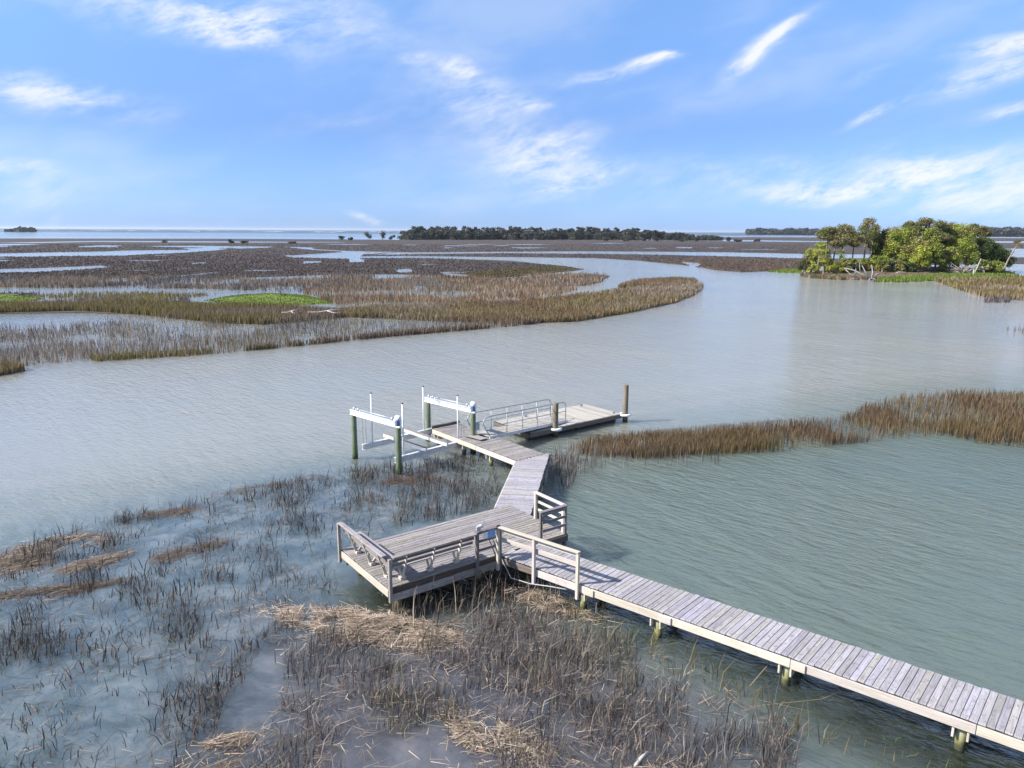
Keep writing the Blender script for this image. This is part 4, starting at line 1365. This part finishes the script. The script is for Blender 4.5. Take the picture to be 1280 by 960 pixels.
def bent(parent, c, across, half, z1, mat='pale_pile_wood', r=.105, cap=True, zb=-1.2):
    """two piles with a pair of cap beams across"""
    across = Vector((across[0], across[1], 0)).normalized()
    al = Vector((-across.y, across.x, 0))
    for s in (-1, 1):
        p = Vector((c[0], c[1], 0)) + across * half * s
        pile('pile', parent, p, zb, z1, r, mat)
    if cap:
        for s in (-1, 1):
            m_ = Vector((c[0], c[1], z1 - .13)) + al * s * (r + .026)
            beam('cap_beam', parent, m_ - across * (half + .2), m_ + across * (half + .2), .045, .22, 'fascia_wood')


# --- boardwalk
wd_a = R(-38.3)
wd = Vector((math.cos(wd_a), math.sin(wd_a)))
wn = Vector((-wd.y, wd.x))
uA = R(36.6)
u = Vector((math.cos(uA), math.sin(uA)))
v = Vector((-u.y, u.x))
PF = v2(U(486, 735.5, ZD))
PLEN, PDEP = 6.28, 3.12
CN = v2(U(628, 696, ZD))
CN = PF + u * (CN - PF).dot(u)          # corner post, on the platform's front edge
WW = 1.38
t_far = (WW) / (u.dot(wn))
XF = CN + u * t_far                      # where the far edge meets the platform front line
WL = 17.0
E0, E1 = CN + wd * WL, CN + wd * WL + wn * WW
bw = thing('boardwalk', 'long weathered grey plank boardwalk on piles running out to the bench platform', 'boardwalk', V3(CN, 0))
deck(bw, [CN + wd * .02, XF + (wd * .02), E1, E0], R(48.5), ZD, 'plank_wood', .147, .010)
# stringers: fascia boards in lengths on both sides
bents_t = [(v2(U(*q, .1)) - CN).dot(wd) for q in ((735, 752), (823, 790), (984, 848), (1198, 935))]
print('bents', bents_t)
bents_t += [bents_t[-1] + 3.5, bents_t[-1] + 7.0]
cuts = [1.3, bents_t[0] + .35, bents_t[1] + .22, bents_t[2] + .12, bents_t[3] + .25, bents_t[4] + .2, WL]
for sde, off in ((0, -.022), (1, WW + .022)):
    for a, b_ in zip(cuts[:-1], cuts[1:]):
        p0, p1 = CN + wn * off + wd * (a + .006), CN + wn * off + wd * (b_ - .006)
        beam('fascia_board', bw, V3(p0, ZD - .045 - .105), V3(p1, ZD - .045 - .105), .042, .205, 'fascia_wood')
    p0, p1 = CN + wn * (off + .0) + wd * .1, CN + wn * off + wd * 1.29
    if sde == 0:
        beam('fascia_board', bw, V3(p0, ZD - .15), V3(p1, ZD - .15), .042, .19, 'dark_wood')
for k in (.33, .67):
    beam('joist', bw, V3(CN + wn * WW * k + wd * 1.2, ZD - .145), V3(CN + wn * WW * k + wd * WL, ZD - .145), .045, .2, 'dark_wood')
for t_ in bents_t:
    c_ = CN + wd * t_ + wn * WW / 2
    bent(bw, c_, wn, WW / 2 - .20, ZD - .26 + .0)
# splice cleats on the fascia at joints
for t_ in bents_t[:3]:
    p = CN + wn * -.064 + wd * (t_ + .3)
    beam('splice_plate', bw, V3(p - wd * .16, ZD - .15), V3(p + wd * .16, ZD - .15), .04, .19, 'fascia_wood')

RH = .92


def railing(parent, pts, posts, zdeck, nmid, mat, label=None, cap=True, postdrop=.45, side=None, h=RH, name='railing'):
    """posts at parameters along one straight run, cap rail and mid rails as sub-parts"""
    a, b_ = v2(pts[0]), v2(pts[1])
    L = (b_ - a).length
    d = (b_ - a).normalized()
    nrm = Vector((-d.y, d.x)) * (side or 1)
    r0 = bpy.data.objects.new(name, boxmesh(L + .09, .14 if cap else .05, .04, mat))
    mid = V3((a + b_) / 2, zdeck + h)
    x = Vector((d.x, d.y, 0))
    y = Vector((-d.y, d.x, 0))
    mw = Matrix(((x.x, y.x, 0, mid.x), (x.y, y.y, 0, mid.y), (0, 0, 1, mid.z), (0, 0, 0, 1)))
    link(r0, parent, mw)
    for tt in posts:
        p = a + d * (tt * L)
        beam('post', r0, V3(p, zdeck - postdrop), V3(p, zdeck + h - .022), .088, .088, mat, .008, up=Vector((d.x, d.y, 0)))
    for k in range(nmid):
        zz = zdeck + h * (1 - (k + 1) / (nmid + 1)) + (.06 if nmid == 1 else -.02 + .03 * k)
        q = nrm * .066
        beam('rail', r0, V3(a + q, zz), V3(b_ + q, zz), .038, .135 if nmid == 1 else .085, mat)
    q = nrm * .064
    beam('rail', r0, V3(a + q, zdeck + h - (.095 if nmid == 1 else .07)), V3(b_ + q, zdeck + h - (.095 if nmid == 1 else .07)), .036, .14 if nmid == 1 else .09, mat)
    return r0


e_t = (v2(U(724.5, 728, ZD)) - CN).dot(wd)
railing(bw, (CN - wn * .09 + wd * .06, CN - wn * .09 + wd * e_t), (0, .47, 1), ZD, 1, 'rail_wood', side=1)

# --- platform
P00, P10 = PF, PF + u * PLEN
P01, P11 = PF + v * PDEP, PF + u * PLEN + v * PDEP
RR1 = v2(U(709, 667, ZD))
pf = thing('bench_platform', 'weathered wooden sitting platform with plank floor where the boardwalk ends', 'platform', V3(PF, 0))
deck(pf, [P00, P10, P11, P01], uA, ZD + .002, 'platform_wood', .145, .012, maxlen=3.5)
# rims: left side bright board, front with an upper joist and a lower proud board
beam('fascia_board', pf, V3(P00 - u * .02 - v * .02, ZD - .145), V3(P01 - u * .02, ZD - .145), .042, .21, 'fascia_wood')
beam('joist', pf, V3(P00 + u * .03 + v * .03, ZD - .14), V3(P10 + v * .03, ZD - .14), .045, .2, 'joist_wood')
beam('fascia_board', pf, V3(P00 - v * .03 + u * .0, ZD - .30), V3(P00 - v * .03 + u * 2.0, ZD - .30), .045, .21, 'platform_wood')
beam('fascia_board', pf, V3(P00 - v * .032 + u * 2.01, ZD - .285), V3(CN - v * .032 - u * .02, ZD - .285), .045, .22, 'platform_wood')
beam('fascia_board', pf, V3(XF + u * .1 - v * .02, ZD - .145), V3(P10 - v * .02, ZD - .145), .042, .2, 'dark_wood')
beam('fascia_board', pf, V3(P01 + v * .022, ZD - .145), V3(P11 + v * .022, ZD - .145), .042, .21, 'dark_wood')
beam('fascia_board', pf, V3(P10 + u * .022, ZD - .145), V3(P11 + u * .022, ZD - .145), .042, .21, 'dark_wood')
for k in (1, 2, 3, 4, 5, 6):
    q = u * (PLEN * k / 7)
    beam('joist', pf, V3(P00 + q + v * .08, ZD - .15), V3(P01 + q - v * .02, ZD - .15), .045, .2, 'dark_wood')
for fu in (.07, .5, .93):
    for fv in (.12, .88):
        p = P00 + u * PLEN * fu + v * PDEP * fv
        pile('pile', pf, p, -1.2, ZD - .26, .11, 'pale_pile_wood')
for fv in (.12, .88):
    p0, p1 = P00 + v * PDEP * fv + u * .05, P10 + v * PDEP * fv - u * .05
    beam('cap_beam', pf, V3(p0 + v * .13, ZD - .36), V3(p1 + v * .13, ZD - .36), .045, .2, 'dark_wood')
# short railing between bench end and the corner post
pq = PF + u * 2.80
railing(pf, (pq - v * .07, CN - v * .07), (0, 1), ZD, 2, 'painted_shade_wood', side=1, cap=True)
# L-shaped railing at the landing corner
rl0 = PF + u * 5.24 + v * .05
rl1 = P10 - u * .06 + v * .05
railing(pf, (rl0, rl1), (0, 1), ZD, 2, 'painted_shade_wood', side=-1)
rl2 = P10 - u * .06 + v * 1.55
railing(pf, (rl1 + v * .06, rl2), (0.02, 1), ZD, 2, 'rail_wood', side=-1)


# --- benches: back leaning outwards, seat inside
def bench(label, a, b_, inward, nsup, name='bench', flip=False):
    """a->b_ along the back at deck level (outer edge); inward = unit vector to the seat"""
    a, b_ = v2(a), v2(b_)
    d = (b_ - a).normalized()
    L = (b_ - a).length
    iw = v2(inward)
    root = thing(name, label, 'bench', V3((a + b_) / 2, ZD), 'built-in benches on the platform')

    def at(t_, q, z):
        p = a + d * t_ + iw * q
        return Vector((p.x, p.y, ZD + z))
    # top rail (flat cap) and back slats, the back leans outward towards its top
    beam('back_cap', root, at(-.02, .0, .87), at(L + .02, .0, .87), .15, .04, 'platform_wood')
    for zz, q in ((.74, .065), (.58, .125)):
        beam('back_slat', root, at(0, q, zz), at(L, q, zz), .035, .085, 'painted_shade_wood', roll=.0)
    for k in range(4):
        q = .24 + .115 * k
        beam('seat_slat', root, at(.02, q, .44 + (rnd.uniform(-.002, .002))), at(L - .02, q, .44), .105, .038, 'platform_wood')
    for k in range(nsup):
        t_ = L * (k + .5) / nsup if nsup > 1 else L / 2
        beam('back_support', root, at(t_, .30, .02), at(t_, .03, .85), .085, .04, 'rail_wood', up=Vector((d.x, d.y, 0)))
        beam('seat_arm', root, at(t_ + .045, .17, .39), at(t_ + .045, .66, .39), .038, .09, 'rail_wood')
        beam('leg', root, at(t_ + .0, .36, .06), at(t_ + .0, .58, .35), .085, .04, 'rail_wood', up=Vector((d.x, d.y, 0)))
        beam('foot_block', root, at(t_ - .09, .32, .045), at(t_ + .09, .32, .045), .14, .09, 'rail_wood')
    return root


bench('long slatted bench along the front edge of the platform, back to the boardwalk side', PF + u * .12 - v * .05, pq - u * .06 - v * .05, v, 3)
bench('shorter slatted bench along the left side of the platform, over the open water', P01 - u * .04 - v * .12, P00 - u * .04 + v * .16, u, 3)
# corner posts of the bench backs
for p, nm in ((P00 - v * .06 + u * .02, 0), (P01 - u * .06 - v * .06, 1)):
    beam('post', pf, V3(p, ZD - .40), V3(p, ZD + .85), .088, .088, 'platform_wood', .008, up=Vector((u.x, u.y, 0)))

# blue sign, light and rods on the short railing
sx0 = pq.lerp(CN, .42) - v * .12
sg = thing('notice_sign', 'small blue notice board fixed on the short railing beside the platform corner', 'sign', V3(sx0, ZD + .55))
beam('panel', sg, V3(sx0, ZD + .79), V3(sx0 + u * .27, ZD + .79), .012, .26, 'blue_paint')
beam('border', sg, V3(sx0 - u * .16, ZD + .78), V3(sx0 - u * .006, ZD + .78), .014, .2, 'white_plastic')
lt = thing('dock_light', 'small white lamp fitting with curled cable on top of the railing post', 'lamp', V3(pq, ZD + .95))
tube('neck', lt, [V3(pq - v * .05, ZD + 1.0), V3(pq - v * .05, ZD + 1.07), V3(pq - v * .07 + u * .03, ZD + 1.11), V3(pq - v * .09 + u * .09, ZD + 1.11)], .016, 'white_plastic')
tube('shade', lt, [V3(pq - v * .09 + u * .07, ZD + 1.12), V3(pq - v * .09 + u * .11, ZD + 1.11), V3(pq - v * .09 + u * .17, ZD + 1.07)], [.02, .035, .055], 'white_plastic', 10)
beam('junction_box', lt, V3(pq - v * .12 - u * .06, ZD + 1.05), V3(pq - v * .12 + u * .08, ZD + 1.05), .07, .12, 'galvanised')
pts = [V3(pq - v * .13 + u * (.12 + .015 * i), ZD + .98 - .02 * i) + Vector((.035 * math.cos(i * 1.1), 0, .035 * math.sin(i * 1.1))) for i in range(16)]
tube('cable', lt, pts, .011, 'white_plastic', 6)
for k, lab in ((0, 'longer dark rod leaning inside the short railing'), (1, 'shorter dark rod leaning near the corner post')):
    p0, p1 = pq.lerp(CN, .55 + .2 * k) + v * .1, pq.lerp(CN, .85 + .1 * k) - v * .02
    o = tube('leaning_rod', None, [V3(p0, ZD + .72 - .1 * k), V3(p0.lerp(p1, .5), ZD + .38), V3(p1, ZD + .015)], [.012, .016, .018], 'dark_plastic', 6)
    tag(o, lab, 'rod', 'rods leaning on the short railing')
hp = [V3(CN - v * .12, ZD - .05), V3(CN - v * .2 + wd * .15, ZD - .32), V3(CN - wn * .16 + wd * .6, ZD - .5), V3(CN - wn * .16 + wd * 1.3, ZD - .46), V3(CN - wn * .14 + wd * 2.0, ZD - .33), V3(CN - wn * .12 + wd * 2.5, ZD - .26)]
hs = []
for i in range(len(hp) - 1):
    for k in range(4):
        hs.append(hp[i].lerp(hp[i + 1], k / 4))
hs.append(hp[-1])
tag(tube('hose', None, hs, .015, 'hose', 8), 'pale hose sagging below the boardwalk corner', 'hose')

# --- angled walkway
dA = R(82)
dd_ = Vector((math.cos(dA), math.sin(dA)))
dn = Vector((-dd_.y, dd_.x))             # points left
DL0 = v2(U(618, 635, ZD))
DR0 = DL0 - dn * 1.31
HA = R(-51.0)
hd = Vector((math.cos(HA), math.sin(HA)))
hn = Vector((-hd.y, hd.x))
H2 = v2(U(647, 575.5, ZD))
HW = 1.5
H2b = H2 + hn * HW
# far end on the end edge of the pier head


def line_hit(o, d, a, e):
    den = d.x * e.y - d.y * e.x
    tt = ((a.x - o.x) * e.y - (a.y - o.y) * e.x) / den
    return o + d * tt


endo, ende = H2 + hd * .02, hn
DL1, DR1 = line_hit(DL0, dd_, endo, ende), line_hit(DR0, dd_, endo, ende)
BL0, BR0 = line_hit(DL0, dd_, P01 + v * .05, u), line_hit(DR0, dd_, P01 + v * .05, u)
if (BR0 - P01).dot(u) > PLEN:
    BR0 = line_hit(DR0, dd_, P10 + u * .05, v)
aw = thing('angled_walkway', 'narrow plank walkway joining the platform to the pier head', 'walkway', V3(DL0, 0))
poly = [BL0, BR0, DR1, DL1]
corner = P11 + (u + v) * .05
poly5 = [BL0, corner, BR0, DR1, DL1]
deck(aw, [BL0, corner, BR0, DR1, DL1] if False else poly, dA - math.pi / 2, ZD - .004, 'plank_wood', .143, .010)
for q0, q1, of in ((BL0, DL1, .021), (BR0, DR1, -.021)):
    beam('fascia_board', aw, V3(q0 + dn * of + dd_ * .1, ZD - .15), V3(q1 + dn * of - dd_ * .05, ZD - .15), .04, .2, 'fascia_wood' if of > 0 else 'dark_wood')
beam('joist', aw, V3(BL0 - dn * .65 + dd_ * .5, ZD - .15), V3(DL1 - dn * .65, ZD - .15), .045, .2, 'dark_wood')
for f_ in (.22, .6, .93):
    c_ = DL0.lerp(DL1, f_) - dn * .655
    bent(aw, c_, dn, .5, ZD - .26, 'guide_pile_wood', .1)

# --- pier head
h0_t = (v2(U(541, 535, ZD)) - H2).dot(hd)
H0, H0b = H2 + hd * h0_t, H2b + hd * h0_t
ph = thing('pier_head', 'narrow weathered pier head deck between the boat lift and the floating dock', 'deck', V3(H2, 0))
deck(ph, [H0, H2, H2b, H0b], HA + math.pi / 2, ZD, 'platform_wood', .143, .011)
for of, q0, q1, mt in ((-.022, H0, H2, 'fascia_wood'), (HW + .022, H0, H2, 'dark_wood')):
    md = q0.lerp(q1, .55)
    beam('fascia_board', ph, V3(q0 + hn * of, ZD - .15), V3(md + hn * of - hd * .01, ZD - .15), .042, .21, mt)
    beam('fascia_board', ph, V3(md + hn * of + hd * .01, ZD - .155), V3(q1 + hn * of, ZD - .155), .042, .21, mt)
beam('end_board', ph, V3(H0 - hd * .03, ZD - .1), V3(H0b - hd * .03, ZD - .1), .05, .26, 'dark_wood')
beam('bumper_rail', ph, V3(H0 - hd * .02 + hn * .0, ZD + .06), V3(H0b - hd * .02 + hn * .1, ZD + .06), .12, .1, 'dark_wood')
for f_ in (.02, .34, .66, .96):
    bent(ph, H0.lerp(H2, f_) + hn * HW / 2 + hd * .12, hn, HW / 2 - .22, ZD - .26, 'guide_pile_wood' if f_ < .5 else 'pale_pile_wood', .11)

# --- floating dock
ZF = .46
fA = v2(U(735, 503.5, ZF))
fB = v2(U(777, 517, ZF))
fC = v2(U(662, 541.5, ZF))
lx_ = (fC - fB).normalized()
ly_ = Vector((lx_.y, -lx_.x))
if (fA - fB).dot(ly_) < 0:
    ly_ = -ly_
FLn, FWd = (fC - fB).length, 2.9
fD, fA = fC + ly_ * FWd, fB + ly_ * FWd
fd = thing('floating_dock', 'rectangular floating dock with pale plank deck moored between two guide piles', 'floating dock', V3(fB.lerp(fD, .5), 0))
deck(fd, [fB, fC, fD, fA], math.atan2(ly_.y, ly_.x), ZF, 'float_wood', .143, .009)
for q0, q1, o_ in ((fB, fC, -ly_), (fA, fD, ly_), (fB, fA, -lx_), (fC, fD, lx_)):
    beam('rim_board', fd, V3(q0 + o_ * .022, ZF - .13), V3(q1 + o_ * .022, ZF - .13), .042, .22, 'dark_wood')
for k in range(4):
    a = fB + lx_ * (FLn * (k + .1) / 4) + ly_ * .2
    b_ = a + lx_ * (FLn * .8 / 4)
    beam('float', fd, V3(a + ly_ * (FWd / 2 - .2), .08), V3(b_ + ly_ * (FWd / 2 - .2), .08), FWd - .5, .42, 'dark_plastic', .03)
for p in (fB + ly_ * .3 + lx_ * .3, fA - ly_ * .25 + lx_ * .5, fA - ly_ * .25 + lx_ * 4.6):
    c1 = V3(p, ZF)
    V, F = tube_geo([c1 + Vector((lx_.x * -.13, lx_.y * -.13, .07)), c1 + Vector((0, 0, .065)), c1 + Vector((lx_.x * .13, lx_.y * .13, .07))], [.012, .02, .012], 6)
    mesh_obj('cleat', [q - c1 for q in V], F, 'galvanised', fd, Matrix.Translation(c1))
    beam('cleat_base', fd, c1 + Vector((0, 0, .02)) - V3(lx_ * .05, 0), c1 + Vector((0, 0, .02)) + V3(lx_ * .05, 0), .05, .09, 'galvanised')


def guide(px, py, toppx, label):
    b0 = U(px, py, 0)
    # top height from the pixel row above the same spot
    lo, hi = .3, 5.0
    for _ in range(40):
        m_ = (lo + hi) / 2
        vv_ = np.array([b0.x, b0.y, m_ - HC])
        yy = 480 - FPX * (vv_ @ UPV) / (vv_ @ FW)
        lo, hi = (m_, hi) if yy > toppx else (lo, m_)
    root = thing('guide_pile', label, 'pile', (b0.x, b0.y, 0), 'guide piles of the floating dock')
    pile('post', root, (b0.x, b0.y), -1.5, lo, .15, 'guide_pile_wood')
    for zc in (.30,):
        V, F = [], []
        n = 20
        for k in range(n):
            a = 2 * math.pi * k / n
            for r_, z_ in ((.19, -.06), (.33, -.05), (.34, .05), (.19, .06)):
                V.append((r_ * math.cos(a), r_ * math.sin(a), z_))
        for k in range(n):
            for j in range(4):
                F.append((k * 4 + j, ((k + 1) % n) * 4 + j, ((k + 1) % n) * 4 + (j + 1) % 4, k * 4 + (j + 1) % 4))
        mesh_obj('collar', V, F, 'white_plastic', root, Matrix.Translation((b0.x, b0.y, ZF - .06)), True)
    return root


guide(694, 545.5, 503.5, 'shorter guide pile with white collar beside the gangway foot')
guide(781, 527, 481, 'taller guide pile with white collar at the outer corner of the floating dock')
# white block under the float's inner corner
o = beam('mooring_fender', None, U(648, 541, .3), U(668, 538.5, .3), .22, .2, 'white_plastic', .05)
tag(o, 'white fender block floating at the inner corner of the floating dock', 'fender')

# --- gangway
g0, g1 = U(612, 547.5, ZD + .03), U(709, 526, ZF + .06)
gd = Vector((g1.x - g0.x, g1.y - g0.y, g1.z - g0.z)).normalized()
gs = Vector((-gd.y, gd.x, 0)).normalized()      # to the far side
GW = 1.0
gw = thing('gangway', 'sloping metal gangway with tube handrails from pier head to floating dock', 'gangway', (g0.x, g0.y, 0))
L = (g1 - g0).length
for s in (0, GW):
    beam('side_channel', gw, g0 + gs * s, g1 + gs * s, .05, .16, 'aluminium')
k = 0
t_ = .1
while t_ < L - .1:
    c_ = g0 + gd * t_
    beam('plank', gw, c_ + gs * .03 + Vector((0, 0, .05)), c_ + gs * (GW - .03) + Vector((0, 0, .05)), .14, .028, 'float_wood', .004)
    t_ += .152
beam('landing_plate', gw, g0 - gd * .42 - gs * .05 + Vector((0, 0, .03)), g0 - gd * .42 + gs * (GW + .05) + Vector((0, 0, .03)), .45, .012, 'float_wood', .002)
for s in (0, GW):
    o_ = gs * s
    zt = Vector((0, 0, 1.0))
    rail = []
    base0, base1 = g0 + o_ + gd * .05, g1 + o_ - gd * .15
    rail += [base0 + Vector((0, 0, .05)), base0 - gd * .35 + Vector((0, 0, .5)), base0 - gd * .48 + Vector((0, 0, .72)), base0 - gd * .44 + Vector((0, 0, .88)), base0 - gd * .28 + Vector((0, 0, .99)), base0 + Vector((0, 0, 1.03))]
    rail += [base1 - gd * .3 + Vector((0, 0, 1.03)), base1 - gd * .08 + Vector((0, 0, .98)), base1 + Vector((0, 0, .84)), base1 + Vector((0, 0, .05))]
    hr = tube('handrail', gw, rail, .024, 'galvanised', 8)
    tube('mid_rail', hr, [base0 - gd * .36 + Vector((0, 0, .54)), base1 + Vector((0, 0, .54))], .018, 'galvanised', 6)
    for k in range(1, 5):
        p = base0.lerp(base1, k / 5)
        tube('baluster', hr, [p + Vector((0, 0, .04)), p + Vector((0, 0, 1.03))], .019, 'galvanised', 6)

# --- boat lift
LP = [U(444, 573, 0), U(499, 592, 0), None, U(591.5, 567, 0)]
LP[2] = LP[0] + LP[3] - LP[1]
ld = (LP[1] - LP[0]).normalized()               # along the top beams, towards camera
lc = (LP[3] - LP[1]).normalized()               # along the cradle beams
bl = thing('boat_lift', 'four post boat lift with white beams, cradle and vertical guide poles', 'boat lift', LP[0].lerp(LP[3], .5))
ZT = 2.08
for i, p in enumerate(LP):
    pile('pile', bl, p, -1.5, ZT + (-.02 if i in (0, 1) else -.1), .135, 'lift_pile_wood')
for a, b_, z in ((0, 1, ZT + .08), (2, 3, ZT)):
    pa, pb = LP[a] - ld * .22, LP[b_] + ld * .18
    up = Vector((0, 0, 1))
    side = Vector((-ld.y, ld.x, 0))
    tb = beam('top_beam', bl, pa + up * z, pb + up * z, .05, .21, 'aluminium', .004)
    for zz in (-.105, .105):
        beam('flange', tb, pa + up * (z + zz), pb + up * (z + zz), .15, .02, 'aluminium', .003)
    tube('drive_shaft', tb, [pa + up * (z + .2) + ld * .3, pb + up * (z + .2) - ld * .1], .028, 'galvanised', 8)
    for tt in (.32, .62, (pb - pa).length - .55, (pb - pa).length - .3):
        c_ = pa + ld * tt + up * (z + .2)
        tube('cable_winder', tb, [c_ - ld * .07, c_ - ld * .06, c_ + ld * .06, c_ + ld * .07], [.03, .065, .065, .03], 'galvanised', 10)
        beam('bearing', tb, c_ + ld * .1 - up * .05, c_ + ld * .15 - up * .05, .08, .12, 'white_plastic', .01)
    mc = pb - ld * .12 + up * (z + .24)
    mo = tube('motor', tb, [mc - ld * .16 + up * .06, mc - ld * .14 + up * .06, mc + ld * .06 + up * .06, mc + ld * .1 + up * .06], [.05, .11, .11, .06], 'white_plastic', 12)
    beam('gear_housing', tb, mc - ld * .02 - side * .13 - up * .12, mc + ld * .14 - side * .13 - up * .12, .16, .26, 'blue_motor', .02)
    beam('motor_bracket', tb, mc - ld * .2 - up * .06, mc + ld * .1 - up * .06, .22, .06, 'white_plastic', .01)
CZ = .55
inn = .28
cr = []
for a, b_, zc in ((0, 2, .60), (1, 3, .47)):
    sgn = 1 if a == 0 else -1
    q0 = LP[a] + ld * sgn * .42 + lc * .12 + Vector((0, 0, zc))
    q1 = LP[b_] + ld * sgn * .42 - lc * .12 + Vector((0, 0, zc + .02))
    cb = beam('cradle_beam', bl, q0, q1, .045, .24, 'aluminium', .004)
    for zz in (-.12, .12):
        beam('flange', cb, q0 + Vector((0, 0, zz)), q1 + Vector((0, 0, zz)), .16, .02, 'aluminium', .003)
    cr.append((q0, q1))
    for qq, k in ((q0, 0), (q1, 1)):
        topz = ZT + (.05 if k == 0 else -.02)
        for dx in (.0, .16):
            s_ = lc * (.05 + dx) * (1 if k == 0 else -1)
            tube('cable', cb, [qq + s_ + Vector((0, 0, .12)), Vector((qq.x + s_.x, qq.y + s_.y, topz + .1))], .008, 'cable', 5)
    # guide poles: bottom on the cradle beam
for px, py, pt, ci in ((465.5, 556.5, 492, 0), (504.5, 572, 505, 1), (530, 545, 483.5, 0), (572.5, 545.5, 495, 1)):
    q0, q1 = cr[ci]
    best = None
    for k in range(200):
        p = q0.lerp(q1, k / 199) + Vector((0, 0, .13))
        vv_ = np.array([p.x, p.y, p.z - HC])
        xx = 640 + FPX * (vv_ @ RT) / (vv_ @ FW)
        if best is None or abs(xx - px) < best[0]:
            best = (abs(xx - px), p)
    p = best[1]
    lo, hi = .5, 6
    for _ in range(40):
        m_ = (lo + hi) / 2
        vv_ = np.array([p.x, p.y, m_ - HC])
        yy = 480 - FPX * (vv_ @ UPV) / (vv_ @ FW)
        lo, hi = (m_, hi) if yy > pt else (lo, m_)
    gp = tube('guide_pole', bl, [p - Vector((0, 0, .25)), Vector((p.x, p.y, lo))], .036, 'white_plastic', 10)
    tube('pole_cap', gp, [Vector((p.x, p.y, lo)), Vector((p.x, p.y, lo + .05))], .042, 'dark_plastic', 10)
# bunks across the cradle
for t_ in (.36, .66):
    a = cr[0][0].lerp(cr[0][1], t_) + Vector((0, 0, .22)) - ld * .35
    b_ = cr[1][0].lerp(cr[1][1], t_) + Vector((0, 0, .24)) + ld * .35
    bk = beam('bunk', bl, a, b_, .10, .17, 'aluminium', .006)
    beam('carpet', bk, a + Vector((0, 0, .095)) + ld * .03, b_ + Vector((0, 0, .095)) - ld * .03, .15, .03, 'carpet', .006)
# electric box on the lift post
p = LP[3] + Vector((-ld.y, ld.x, 0)) * .0
bx = thing('electric_box', 'small grey electric box with conduit on the lift post beside the pier head', 'electric box', (p.x, p.y, ZD))
so = Vector((.88, .1, 0)).normalized()
beam('box', bx, p + so * .2 + Vector((0, 0, 1.15)), p + so * .2 + Vector((0, 0, 1.5)), .2, .12, 'galvanised', .01)
tube('conduit', bx, [p + so * .17 + Vector((0, 0, 1.15)), p + so * .17 + Vector((0, 0, .3))], .018, 'galvanised', 6)

# ------------------------------------------------------------------ haze
HZ = bpy.data.materials.new('haze_air')
HZ.use_nodes = True
HZ.node_tree.nodes.clear()
hv_ = HZ.node_tree.nodes.new('ShaderNodeVolumePrincipled')
ho = HZ.node_tree.nodes.new('ShaderNodeOutputMaterial')
HZ.node_tree.links.new(hv_.outputs[0], ho.inputs['Volume'])
hv_.inputs['Color'].default_value = (.80, .89, 1, 1)
hv_.inputs['Density'].default_value = HAZE
hv_.inputs['Anisotropy'].default_value = .2
MATS['haze_air'] = HZ
lo_, hi_ = Vector((-20000, -600, -1.8)), Vector((20000, 28000, 40))
vs = [(x, y, z) for x in (lo_.x, hi_.x) for y in (lo_.y, hi_.y) for z in (lo_.z, hi_.z)]
o = mesh_obj('haze', vs, [(0, 1, 3, 2), (4, 6, 7, 5), (0, 4, 5, 1), (2, 3, 7, 6), (0, 2, 6, 4), (1, 5, 7, 3)], 'haze_air')
tag(o, 'thin blue sea haze over the whole marsh', 'haze', kind='stuff')

S.render.engine = 'CYCLES'
S.cycles.sample_clamp_indirect = 3
S.cycles.sample_clamp_direct = 6
print('triangles', sum(len(o.data.polygons) for o in bpy.data.objects if o.type == 'MESH'), 'objects', len(bpy.data.objects))
